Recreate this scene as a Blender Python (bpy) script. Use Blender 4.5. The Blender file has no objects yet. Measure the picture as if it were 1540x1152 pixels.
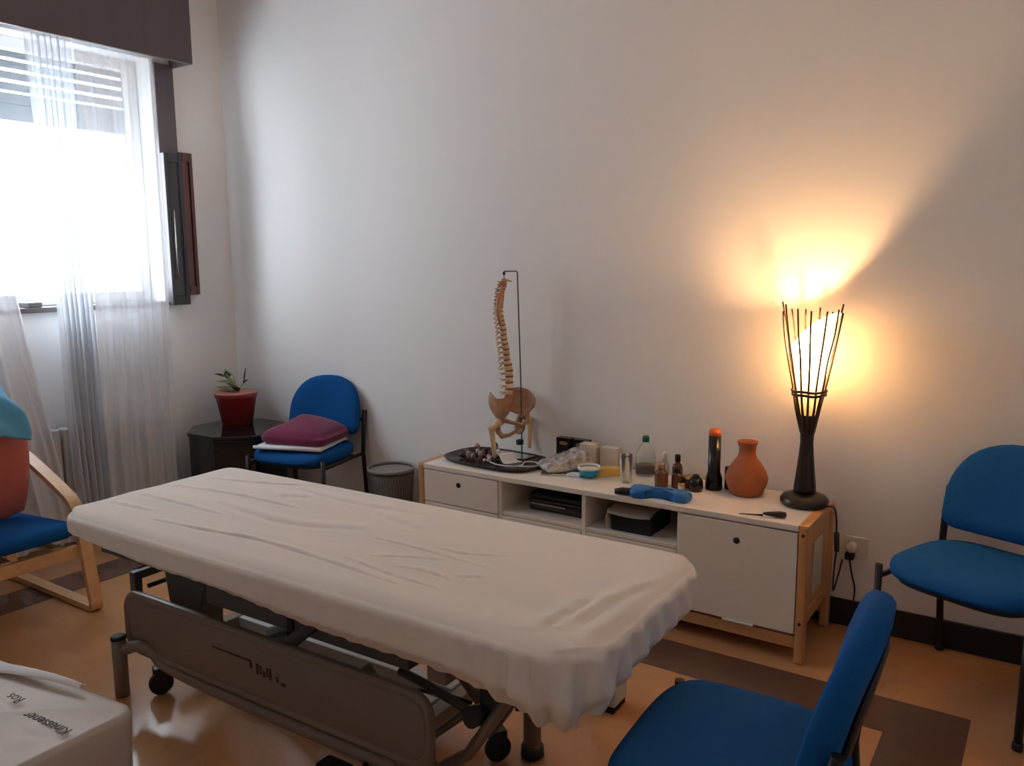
import bpy, bmesh, math, random
from mathutils import Vector, Matrix
PI = math.pi
random.seed(7)
scene = bpy.context.scene
COL = scene.collection

# ------------------------------------------------------------------ camera
cam_d = bpy.data.cameras.new('camera'); cam = bpy.data.objects.new('camera', cam_d); COL.objects.link(cam)
CR = Vector((0.830708, 0.556652, -0.00788)); CU = Vector((-0.074964, 0.125875, 0.98921)); CF = Vector((-0.551638, 0.821154, -0.146295))
m = Matrix.Identity(4)
for i in range(3):
    m[i][0] = CR[i]; m[i][1] = CU[i]; m[i][2] = -CF[i]
m.translation = (4.3994, -3.3734, 1.4715)
cam.matrix_world = m
cam_d.sensor_width = 36.0; cam_d.lens = 1233.4 / 1540 * 36.0; cam_d.clip_start = 0.02
scene.camera = cam

# ------------------------------------------------------------------ sky, exposure
w = bpy.data.worlds.new('overcast_sky'); scene.world = w; w.use_nodes = True
bg = w.node_tree.nodes['Background']; bg.inputs[0].default_value = (0.80, 0.90, 1.0, 1); bg.inputs[1].default_value = 11.8
vs = scene.view_settings
vs.view_transform = 'Standard'; vs.look = 'None'; vs.gamma = 1.0; vs.use_curve_mapping = False; vs.exposure = 0.46
scene.cycles.use_denoising = True
scene.cycles.max_bounces = 14; scene.cycles.diffuse_bounces = 8; scene.cycles.transparent_max_bounces = 24
scene.cycles.sample_clamp_indirect = 12.0
# light portal in the window opening (only guides sampling of the sky)
pl = bpy.data.lights.new('window_portal', 'AREA'); pl.shape = 'RECTANGLE'; pl.size = 1.6; pl.size_y = 1.6
pl.cycles.is_portal = True
po = bpy.data.objects.new('window_portal', pl); COL.objects.link(po)
po.location = (-0.27, -1.25, 1.9); po.rotation_euler = (0, -PI/2, 0)

# ------------------------------------------------------------------ materials
MATS = {}
def mat(name, col, rough=0.6, metal=0.0, noise=0.0, nscale=20.0, bump=0.0, bscale=200.0, trans=0.0, ior=1.45, emis=None, estr=0.0, spec=0.5, sheen=0.0, coat=0.0, col2=None, stretch=None):
    if name in MATS: return MATS[name]
    mm = bpy.data.materials.new(name); mm.use_nodes = True; nt = mm.node_tree; b = nt.nodes['Principled BSDF']
    b.inputs['Base Color'].default_value = (*col, 1); b.inputs['Roughness'].default_value = rough; b.inputs['Metallic'].default_value = metal
    b.inputs['IOR'].default_value = ior; b.inputs['Specular IOR Level'].default_value = spec
    b.inputs['Transmission Weight'].default_value = trans; b.inputs['Sheen Weight'].default_value = sheen; b.inputs['Coat Weight'].default_value = coat
    if emis: b.inputs['Emission Color'].default_value = (*emis, 1); b.inputs['Emission Strength'].default_value = estr
    tc = nt.nodes.new('ShaderNodeTexCoord'); src = tc.outputs['Object']
    if stretch:
        mp = nt.nodes.new('ShaderNodeMapping'); mp.inputs['Scale'].default_value = stretch; nt.links.new(src, mp.inputs[0]); src = mp.outputs[0]
    if noise or col2:
        n = nt.nodes.new('ShaderNodeTexNoise'); n.inputs['Scale'].default_value = nscale; n.inputs['Detail'].default_value = 4; nt.links.new(src, n.inputs['Vector'])
        r = nt.nodes.new('ShaderNodeValToRGB'); nt.links.new(n.outputs['Fac'], r.inputs[0])
        c2 = col2 if col2 else tuple(max(0, c*(1-noise)) for c in col)
        r.color_ramp.elements[0].position = 0.35; r.color_ramp.elements[0].color = (*c2, 1)
        r.color_ramp.elements[1].position = 0.65; r.color_ramp.elements[1].color = (*col, 1)
        nt.links.new(r.outputs[0], b.inputs['Base Color'])
    if bump:
        n2 = nt.nodes.new('ShaderNodeTexNoise'); n2.inputs['Scale'].default_value = bscale; n2.inputs['Detail'].default_value = 3; nt.links.new(src, n2.inputs['Vector'])
        bp = nt.nodes.new('ShaderNodeBump'); bp.inputs['Strength'].default_value = bump; bp.inputs['Distance'].default_value = 0.004
        nt.links.new(n2.outputs['Fac'], bp.inputs['Height']); nt.links.new(bp.outputs[0], b.inputs['Normal'])
    MATS[name] = mm; return mm

def wood(name, c1, c2, rough=0.45, axis=0, scale=6.0):
    if name in MATS: return MATS[name]
    mm = bpy.data.materials.new(name); mm.use_nodes = True; nt = mm.node_tree; b = nt.nodes['Principled BSDF']
    tc = nt.nodes.new('ShaderNodeTexCoord'); mp = nt.nodes.new('ShaderNodeMapping')
    s = [scale*6]*3; s[axis] = scale*0.5; mp.inputs['Scale'].default_value = s
    n = nt.nodes.new('ShaderNodeTexNoise'); n.inputs['Scale'].default_value = 1.0; n.inputs['Detail'].default_value = 5; n.inputs['Distortion'].default_value = 0.6
    r = nt.nodes.new('ShaderNodeValToRGB'); r.color_ramp.elements[0].position = 0.3; r.color_ramp.elements[1].position = 0.7
    r.color_ramp.elements[0].color = (*c1, 1); r.color_ramp.elements[1].color = (*c2, 1)
    L = nt.links; L.new(tc.outputs['Object'], mp.inputs[0]); L.new(mp.outputs[0], n.inputs['Vector']); L.new(n.outputs['Fac'], r.inputs[0]); L.new(r.outputs[0], b.inputs['Base Color'])
    b.inputs['Roughness'].default_value = rough
    MATS[name] = mm; return mm

def marble(name, c1, c2, vein, rough):
    mm = bpy.data.materials.new(name); mm.use_nodes = True; nt = mm.node_tree; b = nt.nodes['Principled BSDF']; L = nt.links
    tc = nt.nodes.new('ShaderNodeTexCoord')
    n = nt.nodes.new('ShaderNodeTexNoise'); n.inputs['Scale'].default_value = 1.7; n.inputs['Detail'].default_value = 6; n.inputs['Distortion'].default_value = 0.8
    r = nt.nodes.new('ShaderNodeValToRGB'); r.color_ramp.elements[0].position = 0.35; r.color_ramp.elements[1].position = 0.68
    r.color_ramp.elements[0].color = (*c1, 1); r.color_ramp.elements[1].color = (*c2, 1)
    n2 = nt.nodes.new('ShaderNodeTexNoise'); n2.inputs['Scale'].default_value = 2.6; n2.inputs['Detail'].default_value = 3; n2.inputs['Distortion'].default_value = 1.6
    r2 = nt.nodes.new('ShaderNodeValToRGB'); e = r2.color_ramp.elements
    e[0].position = 0.485; e[0].color = (0, 0, 0, 1); e[1].position = 0.515; e[1].color = (0, 0, 0, 1); k = e.new(0.5); k.color = (0.35, 0.35, 0.35, 1)
    mx = nt.nodes.new('ShaderNodeMixRGB'); mx.inputs[2].default_value = (*vein, 1)
    L.new(tc.outputs['Object'], n.inputs['Vector']); L.new(tc.outputs['Object'], n2.inputs['Vector']); L.new(n.outputs['Fac'], r.inputs[0]); L.new(n2.outputs['Fac'], r2.inputs[0])
    L.new(r2.outputs[0], mx.inputs[0]); L.new(r.outputs[0], mx.inputs[1]); L.new(mx.outputs[0], b.inputs['Base Color'])
    b.inputs['Roughness'].default_value = rough
    MATS[name] = mm; return mm

def sheer(name, col, thru, transl):
    mm = bpy.data.materials.new(name); mm.use_nodes = True; nt = mm.node_tree; L = nt.links
    nt.nodes.remove(nt.nodes['Principled BSDF']); out = nt.nodes['Material Output']
    d = nt.nodes.new('ShaderNodeBsdfDiffuse'); d.inputs[0].default_value = (*col, 1)
    t = nt.nodes.new('ShaderNodeBsdfTranslucent'); t.inputs[0].default_value = (*col, 1)
    x = nt.nodes.new('ShaderNodeBsdfTransparent'); x.inputs[0].default_value = (1, 1, 1, 1)
    m1 = nt.nodes.new('ShaderNodeMixShader'); m1.inputs[0].default_value = transl; L.new(d.outputs[0], m1.inputs[1]); L.new(t.outputs[0], m1.inputs[2])
    m2 = nt.nodes.new('ShaderNodeMixShader'); m2.inputs[0].default_value = thru; L.new(m1.outputs[0], m2.inputs[1]); L.new(x.outputs[0], m2.inputs[2])
    L.new(m2.outputs[0], out.inputs[0]); MATS[name] = mm; return mm

WALL = mat('white_wall_paint', (0.84, 0.83, 0.82), 0.85, bump=0.08, bscale=60)
CEIL = mat('white_ceiling_paint', (0.87, 0.86, 0.85), 0.9)
FLOOR = marble('polished_beige_marble', (0.47, 0.225, 0.100), (0.55, 0.29, 0.138), (0.42, 0.20, 0.09), 0.14)
BAND = marble('dark_brown_marble', (0.10, 0.05, 0.035), (0.15, 0.08, 0.055), (0.13, 0.07, 0.05), 0.18)
BLACK_SKIRT = mat('black_skirting', (0.012, 0.011, 0.011), 0.4)
DARKWOOD = wood('dark_mahogany', (0.088, 0.066, 0.070), (0.100, 0.074, 0.077), 0.4, 2, 3)
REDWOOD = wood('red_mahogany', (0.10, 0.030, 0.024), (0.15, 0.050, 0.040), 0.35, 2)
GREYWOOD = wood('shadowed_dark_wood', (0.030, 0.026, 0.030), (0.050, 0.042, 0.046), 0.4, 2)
PINE = wood('lacquered_pine', (0.50, 0.25, 0.095), (0.62, 0.34, 0.145), 0.4, 2, 5)
PINEX = wood('lacquered_pine_long', (0.50, 0.25, 0.095), (0.62, 0.34, 0.145), 0.4, 0, 5)
BIRCH = wood('birch_veneer', (0.62, 0.36, 0.17), (0.72, 0.45, 0.23), 0.4, 0, 5)
WHITE_LAM = mat('white_laminate', (0.83, 0.76, 0.67), 0.45)
WHITE_TOP = mat('white_worktop', (0.84, 0.79, 0.71), 0.35, noise=0.05, nscale=5)
BLUE = mat('blue_upholstery', (0.009, 0.090, 0.31), 0.95, bump=0.25, bscale=700, spec=0.12, noise=0.12, nscale=300)
BLACKP = mat('black_plastic', (0.012, 0.012, 0.013), 0.45)
BLACKM = mat('black_painted_steel', (0.010, 0.010, 0.011), 0.35)
SHEET = mat('cotton_sheet', (0.82, 0.755, 0.69), 0.9, bump=0.15, bscale=350, sheen=0.1)
GREYM = mat('grey_brown_enamel', (0.22, 0.165, 0.130), 0.42)
GREYD = mat('dark_grey_enamel', (0.085, 0.082, 0.078), 0.45)
GREYL = mat('light_grey_enamel', (0.52, 0.52, 0.50), 0.4)
RUBBER = mat('black_rubber', (0.012, 0.012, 0.012), 0.6)
CHROME = mat('worn_chrome', (0.55, 0.53, 0.5), 0.25, metal=1.0)
BLACKLACQ = mat('black_lacquer', (0.012, 0.012, 0.014), 0.10, coat=0.4)
RED_PLAST = mat('red_plastic_pot', (0.36, 0.028, 0.030), 0.45, noise=0.1, nscale=8)
SOIL = mat('dark_soil', (0.10, 0.055, 0.035), 0.95, noise=0.5, nscale=60, bump=0.6, bscale=120)
LEAF = mat('pale_green_leaf', (0.30, 0.36, 0.17), 0.5, col2=(0.42, 0.45, 0.28), nscale=30)
LEAFD = mat('dark_green_leaf', (0.035, 0.055, 0.02), 0.5)
MAROON = mat('maroon_fabric', (0.17, 0.010, 0.055), 0.9, bump=0.2, bscale=500, sheen=0.2)
WHITECL = mat('white_cloth', (0.78, 0.78, 0.80), 0.9, bump=0.2, bscale=300)
SALMON = mat('salmon_red_fabric', (0.50, 0.135, 0.10), 0.9, bump=0.2, bscale=400, sheen=0.1)
LBLUE = mat('light_blue_towel', (0.10, 0.36, 0.55), 0.95, bump=0.4, bscale=250, sheen=0.2)
PAPERBAG = mat('white_coated_paper', (0.66, 0.58, 0.52), 0.55, noise=0.05, nscale=6)
INK = mat('dark_print', (0.05, 0.025, 0.02), 0.7)
BONE = mat('ivory_bone_plastic', (0.70, 0.52, 0.33), 0.45, noise=0.1, nscale=40)
BONET = mat('tan_bone_plastic', (0.48, 0.27, 0.165), 0.45, noise=0.25, nscale=25)
DISC = mat('brown_disc', (0.30, 0.11, 0.045), 0.5)
TRAYM = mat('dark_brown_tray', (0.030, 0.014, 0.012), 0.25)
TERRA = mat('terracotta', (0.40, 0.115, 0.040), 0.7, noise=0.18, nscale=14, bump=0.1, bscale=80)
DARKWROOT = wood('ebony_stained_wood', (0.012, 0.008, 0.006), (0.028, 0.014, 0.010), 0.3, 2, 6)
STICK = mat('brown_twig', (0.045, 0.022, 0.012), 0.6)
AMBER = mat('amber_paper', (0.60, 0.33, 0.12), 0.6)
GLASS = mat('clear_glass', (1, 1, 1), 0.02, trans=1.0, ior=1.45)
WINGLASS = sheer('window_glass', (0.9, 0.95, 0.95), 0.992, 0.5)
CLEARPL = mat('clear_plastic', (0.95, 0.97, 0.95), 0.06, trans=0.95, ior=1.18)
TEA = mat('brown_oil', (0.11, 0.035, 0.012), 0.15)
GREENCAP = mat('green_cap', (0.012, 0.11, 0.07), 0.4)
ORANGE = mat('orange_plastic', (0.75, 0.16, 0.03), 0.4)
CYAN = mat('cyan_plastic', (0.008, 0.30, 0.46), 0.35)
YELLOW = mat('yellow_card', (0.60, 0.42, 0.10), 0.6)
CREAM = mat('cream_card', (0.66, 0.58, 0.48), 0.6)
TOOLBLUE = mat('bright_blue_plastic', (0.010, 0.13, 0.42), 0.4)
GOLD = mat('gold_lid', (0.55, 0.38, 0.15), 0.3, metal=1.0)
AMBERG = mat('amber_glass', (0.13, 0.045, 0.012), 0.12, coat=0.3)
DARKBOTTLE = mat('dark_bottle', (0.010, 0.008, 0.008), 0.18)
PLASTBAG = mat('printed_plastic_bag', (0.70, 0.65, 0.65), 0.35, col2=(0.20, 0.19, 0.20), nscale=34)
MAGAZ = mat('green_black_print', (0.20, 0.19, 0.05), 0.5, col2=(0.02, 0.02, 0.015), nscale=28)
MESHGREY = mat('dull_grey_mesh', (0.16, 0.15, 0.145), 0.5, metal=0.3)
RADIATOR = mat('white_radiator_enamel', (0.62, 0.60, 0.58), 0.4)
SHUTTERPVC = mat('grey_shutter_slat', (0.24, 0.25, 0.265), 0.6)
SOCKW = mat('white_socket_plastic', (0.70, 0.66, 0.60), 0.4)
CURT = sheer('sheer_white_voile', (0.84, 0.86, 0.89), 0.29, 0.06)
STONES = [mat('purple_stone', (0.10, 0.045, 0.075), 0.15), mat('white_stone', (0.75, 0.68, 0.68), 0.12), mat('brown_stone', (0.10, 0.03, 0.02), 0.15), mat('grey_stone', (0.16, 0.14, 0.16), 0.15), mat('rose_stone', (0.45, 0.24, 0.22), 0.15)]

# ------------------------------------------------------------------ mesh helpers
class MB:
    def __init__(s): s.v = []; s.f = []; s.sm = []
    def add(s, verts, faces, smooth=False, M=None):
        o = len(s.v)
        for p in verts:
            p = Vector(p)
            if M is not None: p = M @ p
            s.v.append(tuple(p))
        for f in faces: s.f.append(tuple(i + o for i in f)); s.sm.append(smooth)
        return s
    def box(s, x0, x1, y0, y1, z0, z1, M=None):
        v = [(x0,y0,z0),(x1,y0,z0),(x1,y1,z0),(x0,y1,z0),(x0,y0,z1),(x1,y0,z1),(x1,y1,z1),(x0,y1,z1)]
        return s.add(v, [(3,2,1,0),(4,5,6,7),(0,1,5,4),(1,2,6,5),(2,3,7,6),(3,0,4,7)], False, M)
    def tube(s, pts, r, n=10, caps=True, smooth=True, M=None, flat=1.0):
        pts = [Vector(p) for p in pts]; rs = r if isinstance(r, (list, tuple)) else [r]*len(pts)
        V = []; F = []; prev = None
        for i, p in enumerate(pts):
            if i == 0: t = pts[1]-p
            elif i == len(pts)-1: t = p-pts[i-1]
            else: t = (pts[i+1]-p).normalized() + (p-pts[i-1]).normalized()
            t.normalize()
            if prev is None:
                a = Vector((0,0,1)) if abs(t.z) < 0.9 else Vector((1,0,0)); u = t.cross(a).normalized()
            else: u = (prev - t*prev.dot(t)).normalized()
            prev = u; wv = t.cross(u)
            for k in range(n):
                a = 2*PI*k/n; V.append(p + u*math.cos(a)*rs[i] + wv*math.sin(a)*rs[i]*flat)
        for i in range(len(pts)-1):
            for k in range(n):
                F.append((i*n+k, i*n+(k+1)%n, (i+1)*n+(k+1)%n, (i+1)*n+k))
        s.add(V, F, smooth, M)
        if caps:
            s.add(V[:n], [tuple(range(n-1,-1,-1))], False, M); s.add(V[-n:], [tuple(range(n))], False, M)
        return s
    def lathe(s, prof, n=32, M=None, smooth=True, sx=1.0, sy=1.0):
        V = []; F = []
        for r, z in prof:
            for k in range(n):
                a = 2*PI*k/n; V.append((r*math.cos(a)*sx, r*math.sin(a)*sy, z))
        for i in range(len(prof)-1):
            for k in range(n): F.append((i*n+k, i*n+(k+1)%n, (i+1)*n+(k+1)%n, (i+1)*n+k))
        s.add(V, F, smooth, M)
        if prof[0][0] > 1e-5: s.add(V[:n], [tuple(range(n-1,-1,-1))], False, M)
        if prof[-1][0] > 1e-5: s.add(V[-n:], [tuple(range(n))], False, M)
        return s
    def prism(s, outline, z0, z1, M=None, smooth=False):
        n = len(outline); V = [(x,y,z0) for x,y in outline] + [(x,y,z1) for x,y in outline]
        s.add(V, [tuple(range(n-1,-1,-1)), tuple(range(n,2*n))], False, M)
        return s.add(V, [(k,(k+1)%n,n+(k+1)%n,n+k) for k in range(n)], smooth, M)
    def grid(s, fn, nu, nv, M=None, smooth=True):
        V = [fn(i/nu, j/nv) for j in range(nv+1) for i in range(nu+1)]
        F = [(j*(nu+1)+i, j*(nu+1)+i+1, (j+1)*(nu+1)+i+1, (j+1)*(nu+1)+i) for j in range(nv) for i in range(nu)]
        return s.add(V, F, smooth, M)
    def sphere(s, c, r, n=14, m_=8, M=None, sc=(1,1,1)):
        V = [(c[0], c[1], c[2]-r*sc[2])]; F = []
        for j in range(1, m_):
            t = PI*j/m_
            for k in range(n):
                a = 2*PI*k/n; V.append((c[0]+r*sc[0]*math.sin(t)*math.cos(a), c[1]+r*sc[1]*math.sin(t)*math.sin(a), c[2]-r*sc[2]*math.cos(t)))
        V.append((c[0], c[1], c[2]+r*sc[2])); top = len(V)-1
        for k in range(n):
            F.append((0, 1+(k+1)%n, 1+k)); F.append((top, 1+(m_-2)*n+k, 1+(m_-2)*n+(k+1)%n))
        for j in range(m_-2):
            for k in range(n): F.append((1+j*n+k, 1+j*n+(k+1)%n, 1+(j+1)*n+(k+1)%n, 1+(j+1)*n+k))
        return s.add(V, F, True, M)
    def pad(s, outline, prof, M=None, smooth=True):
        """closed cushion: rings of the outline scaled about its centre; prof = [(inset, z)...] centre to centre"""
        n = len(outline); cx = sum(p[0] for p in outline)/n; cy = sum(p[1] for p in outline)/n
        V = []; F = []
        for sc, z in prof:
            for x, y in outline: V.append((cx+(x-cx)*sc, cy+(y-cy)*sc, z(cx+(x-cx)*sc, cy+(y-cy)*sc) if callable(z) else z))
        for i in range(len(prof)-1):
            for k in range(n): F.append((i*n+k, i*n+(k+1)%n, (i+1)*n+(k+1)%n, (i+1)*n+k))
        s.add(V, F, smooth, M)
        s.add(V[:n], [tuple(range(n-1,-1,-1))], smooth, M); s.add(V[-n:], [tuple(range(n))], smooth, M)
        return s
    def mesh(s, name):
        me = bpy.data.meshes.new(name); me.from_pydata(s.v, [], s.f); me.polygons.foreach_set('use_smooth', s.sm)
        bm = bmesh.new(); bm.from_mesh(me); bmesh.ops.remove_doubles(bm, verts=bm.verts, dist=1e-6); bmesh.ops.recalc_face_normals(bm, faces=bm.faces); bm.to_mesh(me); bm.free()
        me.update(); return me
    def obj(s, name, material, parent=None, bevel=0.0, solid=0.0, sub=0):
        me = s.mesh(name); me.materials.append(material); o = bpy.data.objects.new(name, me); COL.objects.link(o)
        if parent: o.parent = parent
        if sub: md = o.modifiers.new('sub', 'SUBSURF'); md.levels = sub; md.render_levels = sub
        if solid: md = o.modifiers.new('solid', 'SOLIDIFY'); md.thickness = solid; md.offset = 0
        if bevel: md = o.modifiers.new('bevel', 'BEVEL'); md.width = bevel; md.segments = 2; md.limit_method = 'ANGLE'; md.angle_limit = 0.7
        return o

def tag(o, label, cat, group=None, kind=None):
    o['label'] = label; o['category'] = cat
    if group: o['group'] = group
    if kind: o['kind'] = kind
    return o
def thing(name, label, cat, loc=(0,0,0), rz=0.0, group=None):
    o = bpy.data.objects.new(name, None); COL.objects.link(o); o.location = loc; o.rotation_euler = (0,0,rz); o.empty_display_size = 0.05
    return tag(o, label, cat, group)
def struct(o): o['kind'] = 'structure'; return o
def copy_part(o, parent, loc=None, rot=None, scale=None):
    c = o.copy(); COL.objects.link(c); c.parent = parent
    if loc is not None: c.location = loc
    if rot is not None: c.rotation_euler = rot
    if scale is not None: c.scale = scale
    return c
def T(x, y, z, rx=0, ry=0, rz=0):
    return Matrix.Translation((x,y,z)) @ Matrix.Rotation(rz,4,'Z') @ Matrix.Rotation(ry,4,'Y') @ Matrix.Rotation(rx,4,'X')
def rrect(hx, hy, r, n=8):
    out = []
    for cx, cy, a0 in ((hx-r,hy-r,0),(-hx+r,hy-r,PI/2),(-hx+r,-hy+r,PI),(hx-r,-hy+r,1.5*PI)):
        for k in range(n+1):
            a = a0+PI/2*k/n; out.append((cx+r*math.cos(a), cy+r*math.sin(a)))
    return out
def smooth_path(pts, n=6):
    """Catmull-Rom through the points"""
    P = [Vector(p) for p in pts]; out = []
    for i in range(len(P)-1):
        p0 = P[max(i-1,0)]; p1 = P[i]; p2 = P[i+1]; p3 = P[min(i+2,len(P)-1)]
        for k in range(n):
            t = k/n; out.append(0.5*((2*p1)+(p2-p0)*t+(2*p0-5*p1+4*p2-p3)*t*t+(3*p1-p0-3*p2+p3)*t*t*t))
    out.append(P[-1]); return out
def band(path, width_vec, thick_fn):
    """bent strip: path of points, width along width_vec, thickness normal to both"""
    mb = MB(); P = [Vector(p) for p in path]; W = Vector(width_vec); V = []; F = []
    for i, p in enumerate(P):
        t = (P[min(i+1,len(P)-1)]-P[max(i-1,0)]).normalized(); nn = t.cross(W).normalized()*thick_fn/2
        V += [p-W/2-nn, p+W/2-nn, p+W/2+nn, p-W/2+nn]
    for i in range(len(P)-1):
        for k in range(4): F.append((4*i+k, 4*i+(k+1)%4, 4*i+4+(k+1)%4, 4*i+4+k))
    F.append((3,2,1,0)); e = 4*(len(P)-1); F.append((e,e+1,e+2,e+3))
    mb.add(V, F); return mb
def text_mesh(body, size, name):
    cu = bpy.data.curves.new(name, 'FONT'); cu.body = body; cu.size = size; cu.extrude = 0.0004; cu.align_x = 'LEFT'
    t = bpy.data.objects.new(name, cu); COL.objects.link(t); dg = bpy.context.evaluated_depsgraph_get()
    me = bpy.data.meshes.new_from_object(t.evaluated_get(dg)); bpy.data.objects.remove(t); me.name = name; me.materials.clear(); return me

# ------------------------------------------------------------------ room shell
RX, RY, RZ = 4.95, -4.3, 3.1        # right wall, wall behind the camera, ceiling
WY0, WY1, WZ0, WZ1 = -2.0, -0.48, 1.23, 2.62   # window opening in the left wall
fl = struct(MB().box(-0.3, RX+0.2, RY-0.2, 0.2, -0.12, 0).obj('floor', FLOOR))
B1, B2, R1 = 0.521, 0.7455, 4.252
yb = RY+B1
for (x0,x1,y0,y1) in ((B1,R1,-B2,-B1),(B1,R1,yb,yb+B2-B1),(B1,B2,yb+B2-B1,-B2),(R1-(B2-B1),R1,yb+B2-B1,-B2)):
    MB().box(x0,x1,y0,y1,0.0002,0.0012).obj('border_strip', BAND, fl)
struct(MB().box(-0.3, RX+0.2, RY-0.2, 0.2, RZ, RZ+0.1).obj('ceiling', CEIL))
struct(MB().box(-0.3, RX+0.2, 0, 0.2, 0, RZ).obj('wall_back', WALL))
struct(MB().box(RX, RX+0.2, RY, 0, 0, RZ).obj('wall_right', WALL))
struct(MB().box(-0.3, RX+0.2, RY-0.2, RY, 0, RZ).obj('wall_front', WALL))
wl = MB()
wl.box(-0.3, 0, RY, WY0, 0, RZ); wl.box(-0.3, 0, WY1, 0, 0, RZ); wl.box(-0.3, 0, WY0, WY1, 0, WZ0); wl.box(-0.3, 0, WY0, WY1, WZ1, RZ)
struct(wl.obj('wall_left', WALL))
def skirting(name, x0,x1,y0,y1):
    return struct(MB().box(x0,x1,y0,y1,0.0015,0.11).obj(name, BLACK_SKIRT, bevel=0.003))
skirting('baseboard_back', 0.02, RX-0.02, -0.016, -0.001)
skirting('baseboard_left', 0.001, 0.016, RY+0.02, -0.02)
skirting('baseboard_right', RX-0.016, RX-0.001, RY+0.02, -0.02)
skirting('baseboard_front', 0.02, RX-0.02, RY+0.001, RY+0.016)

# window: dark frame, two panes, sill, latch
wn = struct(bpy.data.objects.new('window_1', None)); COL.objects.link(wn); wn.location = (-0.16, 0, 0)
F = MB()
for a in ((WY0+0.002, WY0+0.06), (WY1-0.06, WY1-0.002)): F.box(-0.03, 0.03, a[0], a[1], WZ0+0.03, WZ1-0.002)
F.box(-0.03, 0.03, WY0+0.06, WY1-0.06, WZ0+0.03, WZ0+0.09); F.box(-0.03, 0.03, WY0+0.06, WY1-0.06, WZ1-0.06, WZ1-0.002)
F.obj('window_frame', RADIATOR, wn, bevel=0.004)
ym = -1.42
MB().box(-0.028, 0.034, ym-0.045, ym+0.045, WZ0+0.09, WZ1-0.06).obj('meeting_stile', RADIATOR, wn, bevel=0.004)
MB().box(-0.003, 0.003, WY0+0.061, ym-0.046, WZ0+0.091, WZ1-0.061).obj('pane', WINGLASS, wn)
MB().box(-0.003, 0.003, ym+0.046, WY1-0.061, WZ0+0.091, WZ1-0.061).obj('pane', WINGLASS, wn)
MB().box(-0.12, 0.20, WY0+0.003, WY1-0.003, WZ0+0.001, WZ0+0.028).obj('window_sill', DARKWOOD, wn, bevel=0.004)
MB().box(0.10, 0.20, -1.275, -1.205, WZ0+0.029, WZ0+0.055).obj('stay_block', GREYD, wn, bevel=0.004)
# dark wooden casing beside the window
struct(MB().box(0.001, 0.035, -0.475, -0.355, 1.24, 2.60).obj('trim_1', DARKWOOD, bevel=0.004))

# roller shutter, lowered a little, outside the glass
rs = thing('roller_shutter', 'grey slatted roller shutter lowered a little at the top of the window', 'shutter', (-0.235, -1.24, 2.22))
def slat(z, h):
    return MB().box(-0.008, 0.008, -0.755, 0.755, z, z+h)
zz = 0.0
slats_h = [0.085, 0.055, 0.04, 0.04, 0.04, 0.04]
gaps = [0.0, 0.012, 0.016, 0.016, 0.014, 0.0]
for h, g in zip(slats_h, gaps):
    slat(zz, h).obj('slat', SHUTTERPVC, rs, bevel=0.003); zz += h+g
MB().box(-0.008, 0.008, -0.755, 0.755, zz, 0.398).obj('upper_slats', SHUTTERPVC, rs)
for sy in (-1, 1): MB().box(-0.014, 0.014, sy*0.7575-0.002, sy*0.7575+0.002, -0.9, 0.398).obj('guide_channel', SHUTTERPVC, rs)

# pelmet box above the curtain
pm = thing('curtain_pelmet', 'dark mahogany pelmet box above the window', 'pelmet', (0.0, -1.27, 2.59))
PB = MB(); PB.box(0.182, 0.20, -0.93, 0.932, 0, 0.40); PB.obj('front_board', DARKWOOD, pm, bevel=0.003)
for y in (-0.93, 0.914): MB().box(0.002, 0.182, y, y+0.018, 0, 0.40).obj('end_board', DARKWOOD, pm, bevel=0.003)
MB().box(0.002, 0.182, -0.912, 0.914, 0.382, 0.40).obj('top_board', DARKWOOD, pm)
cr = tag(MB().tube([(0.11,-2.17,2.62),(0.11,-0.37,2.62)], 0.009, 8).obj('curtain_rail', GREYD), 'slim dark curtain rail hidden inside the pelmet', 'curtain rail')

# folded interior shutter leaves
def leaf(name, label, y0, y1, z0, z1, x0, x1, m1, m2):
    t = thing(name, label, 'shutter', (0, (y0+y1)/2, z0), 0, 'folded window shutters')
    hw = (y1-y0)/2; h = z1-z0; st = 0.022
    for s in (-1, 1): MB().box(x0, x1, min(s*hw, s*(hw-st)), max(s*hw, s*(hw-st)), 0, h).obj('stile', m1, t, bevel=0.003)
    for z in (0, h-0.05): MB().box(x0, x1, -hw+st, hw-st, z, z+0.05).obj('rail', m1, t, bevel=0.002)
    MB().box(x0+0.004, x1-0.010, -hw+st, hw-st, 0.05, h-0.05).obj('panel', m2, t, bevel=0.002)
    return t
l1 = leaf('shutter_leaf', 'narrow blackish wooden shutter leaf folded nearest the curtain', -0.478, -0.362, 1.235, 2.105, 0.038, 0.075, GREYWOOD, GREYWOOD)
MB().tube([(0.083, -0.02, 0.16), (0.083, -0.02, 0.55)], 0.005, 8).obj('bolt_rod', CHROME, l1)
l2 = leaf('shutter_leaf', 'reddish mahogany shutter leaf folded flat on the wall, farthest from the curtain', -0.358, -0.268, 1.29, 2.12, 0.003, 0.04, REDWOOD, REDWOOD)

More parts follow.
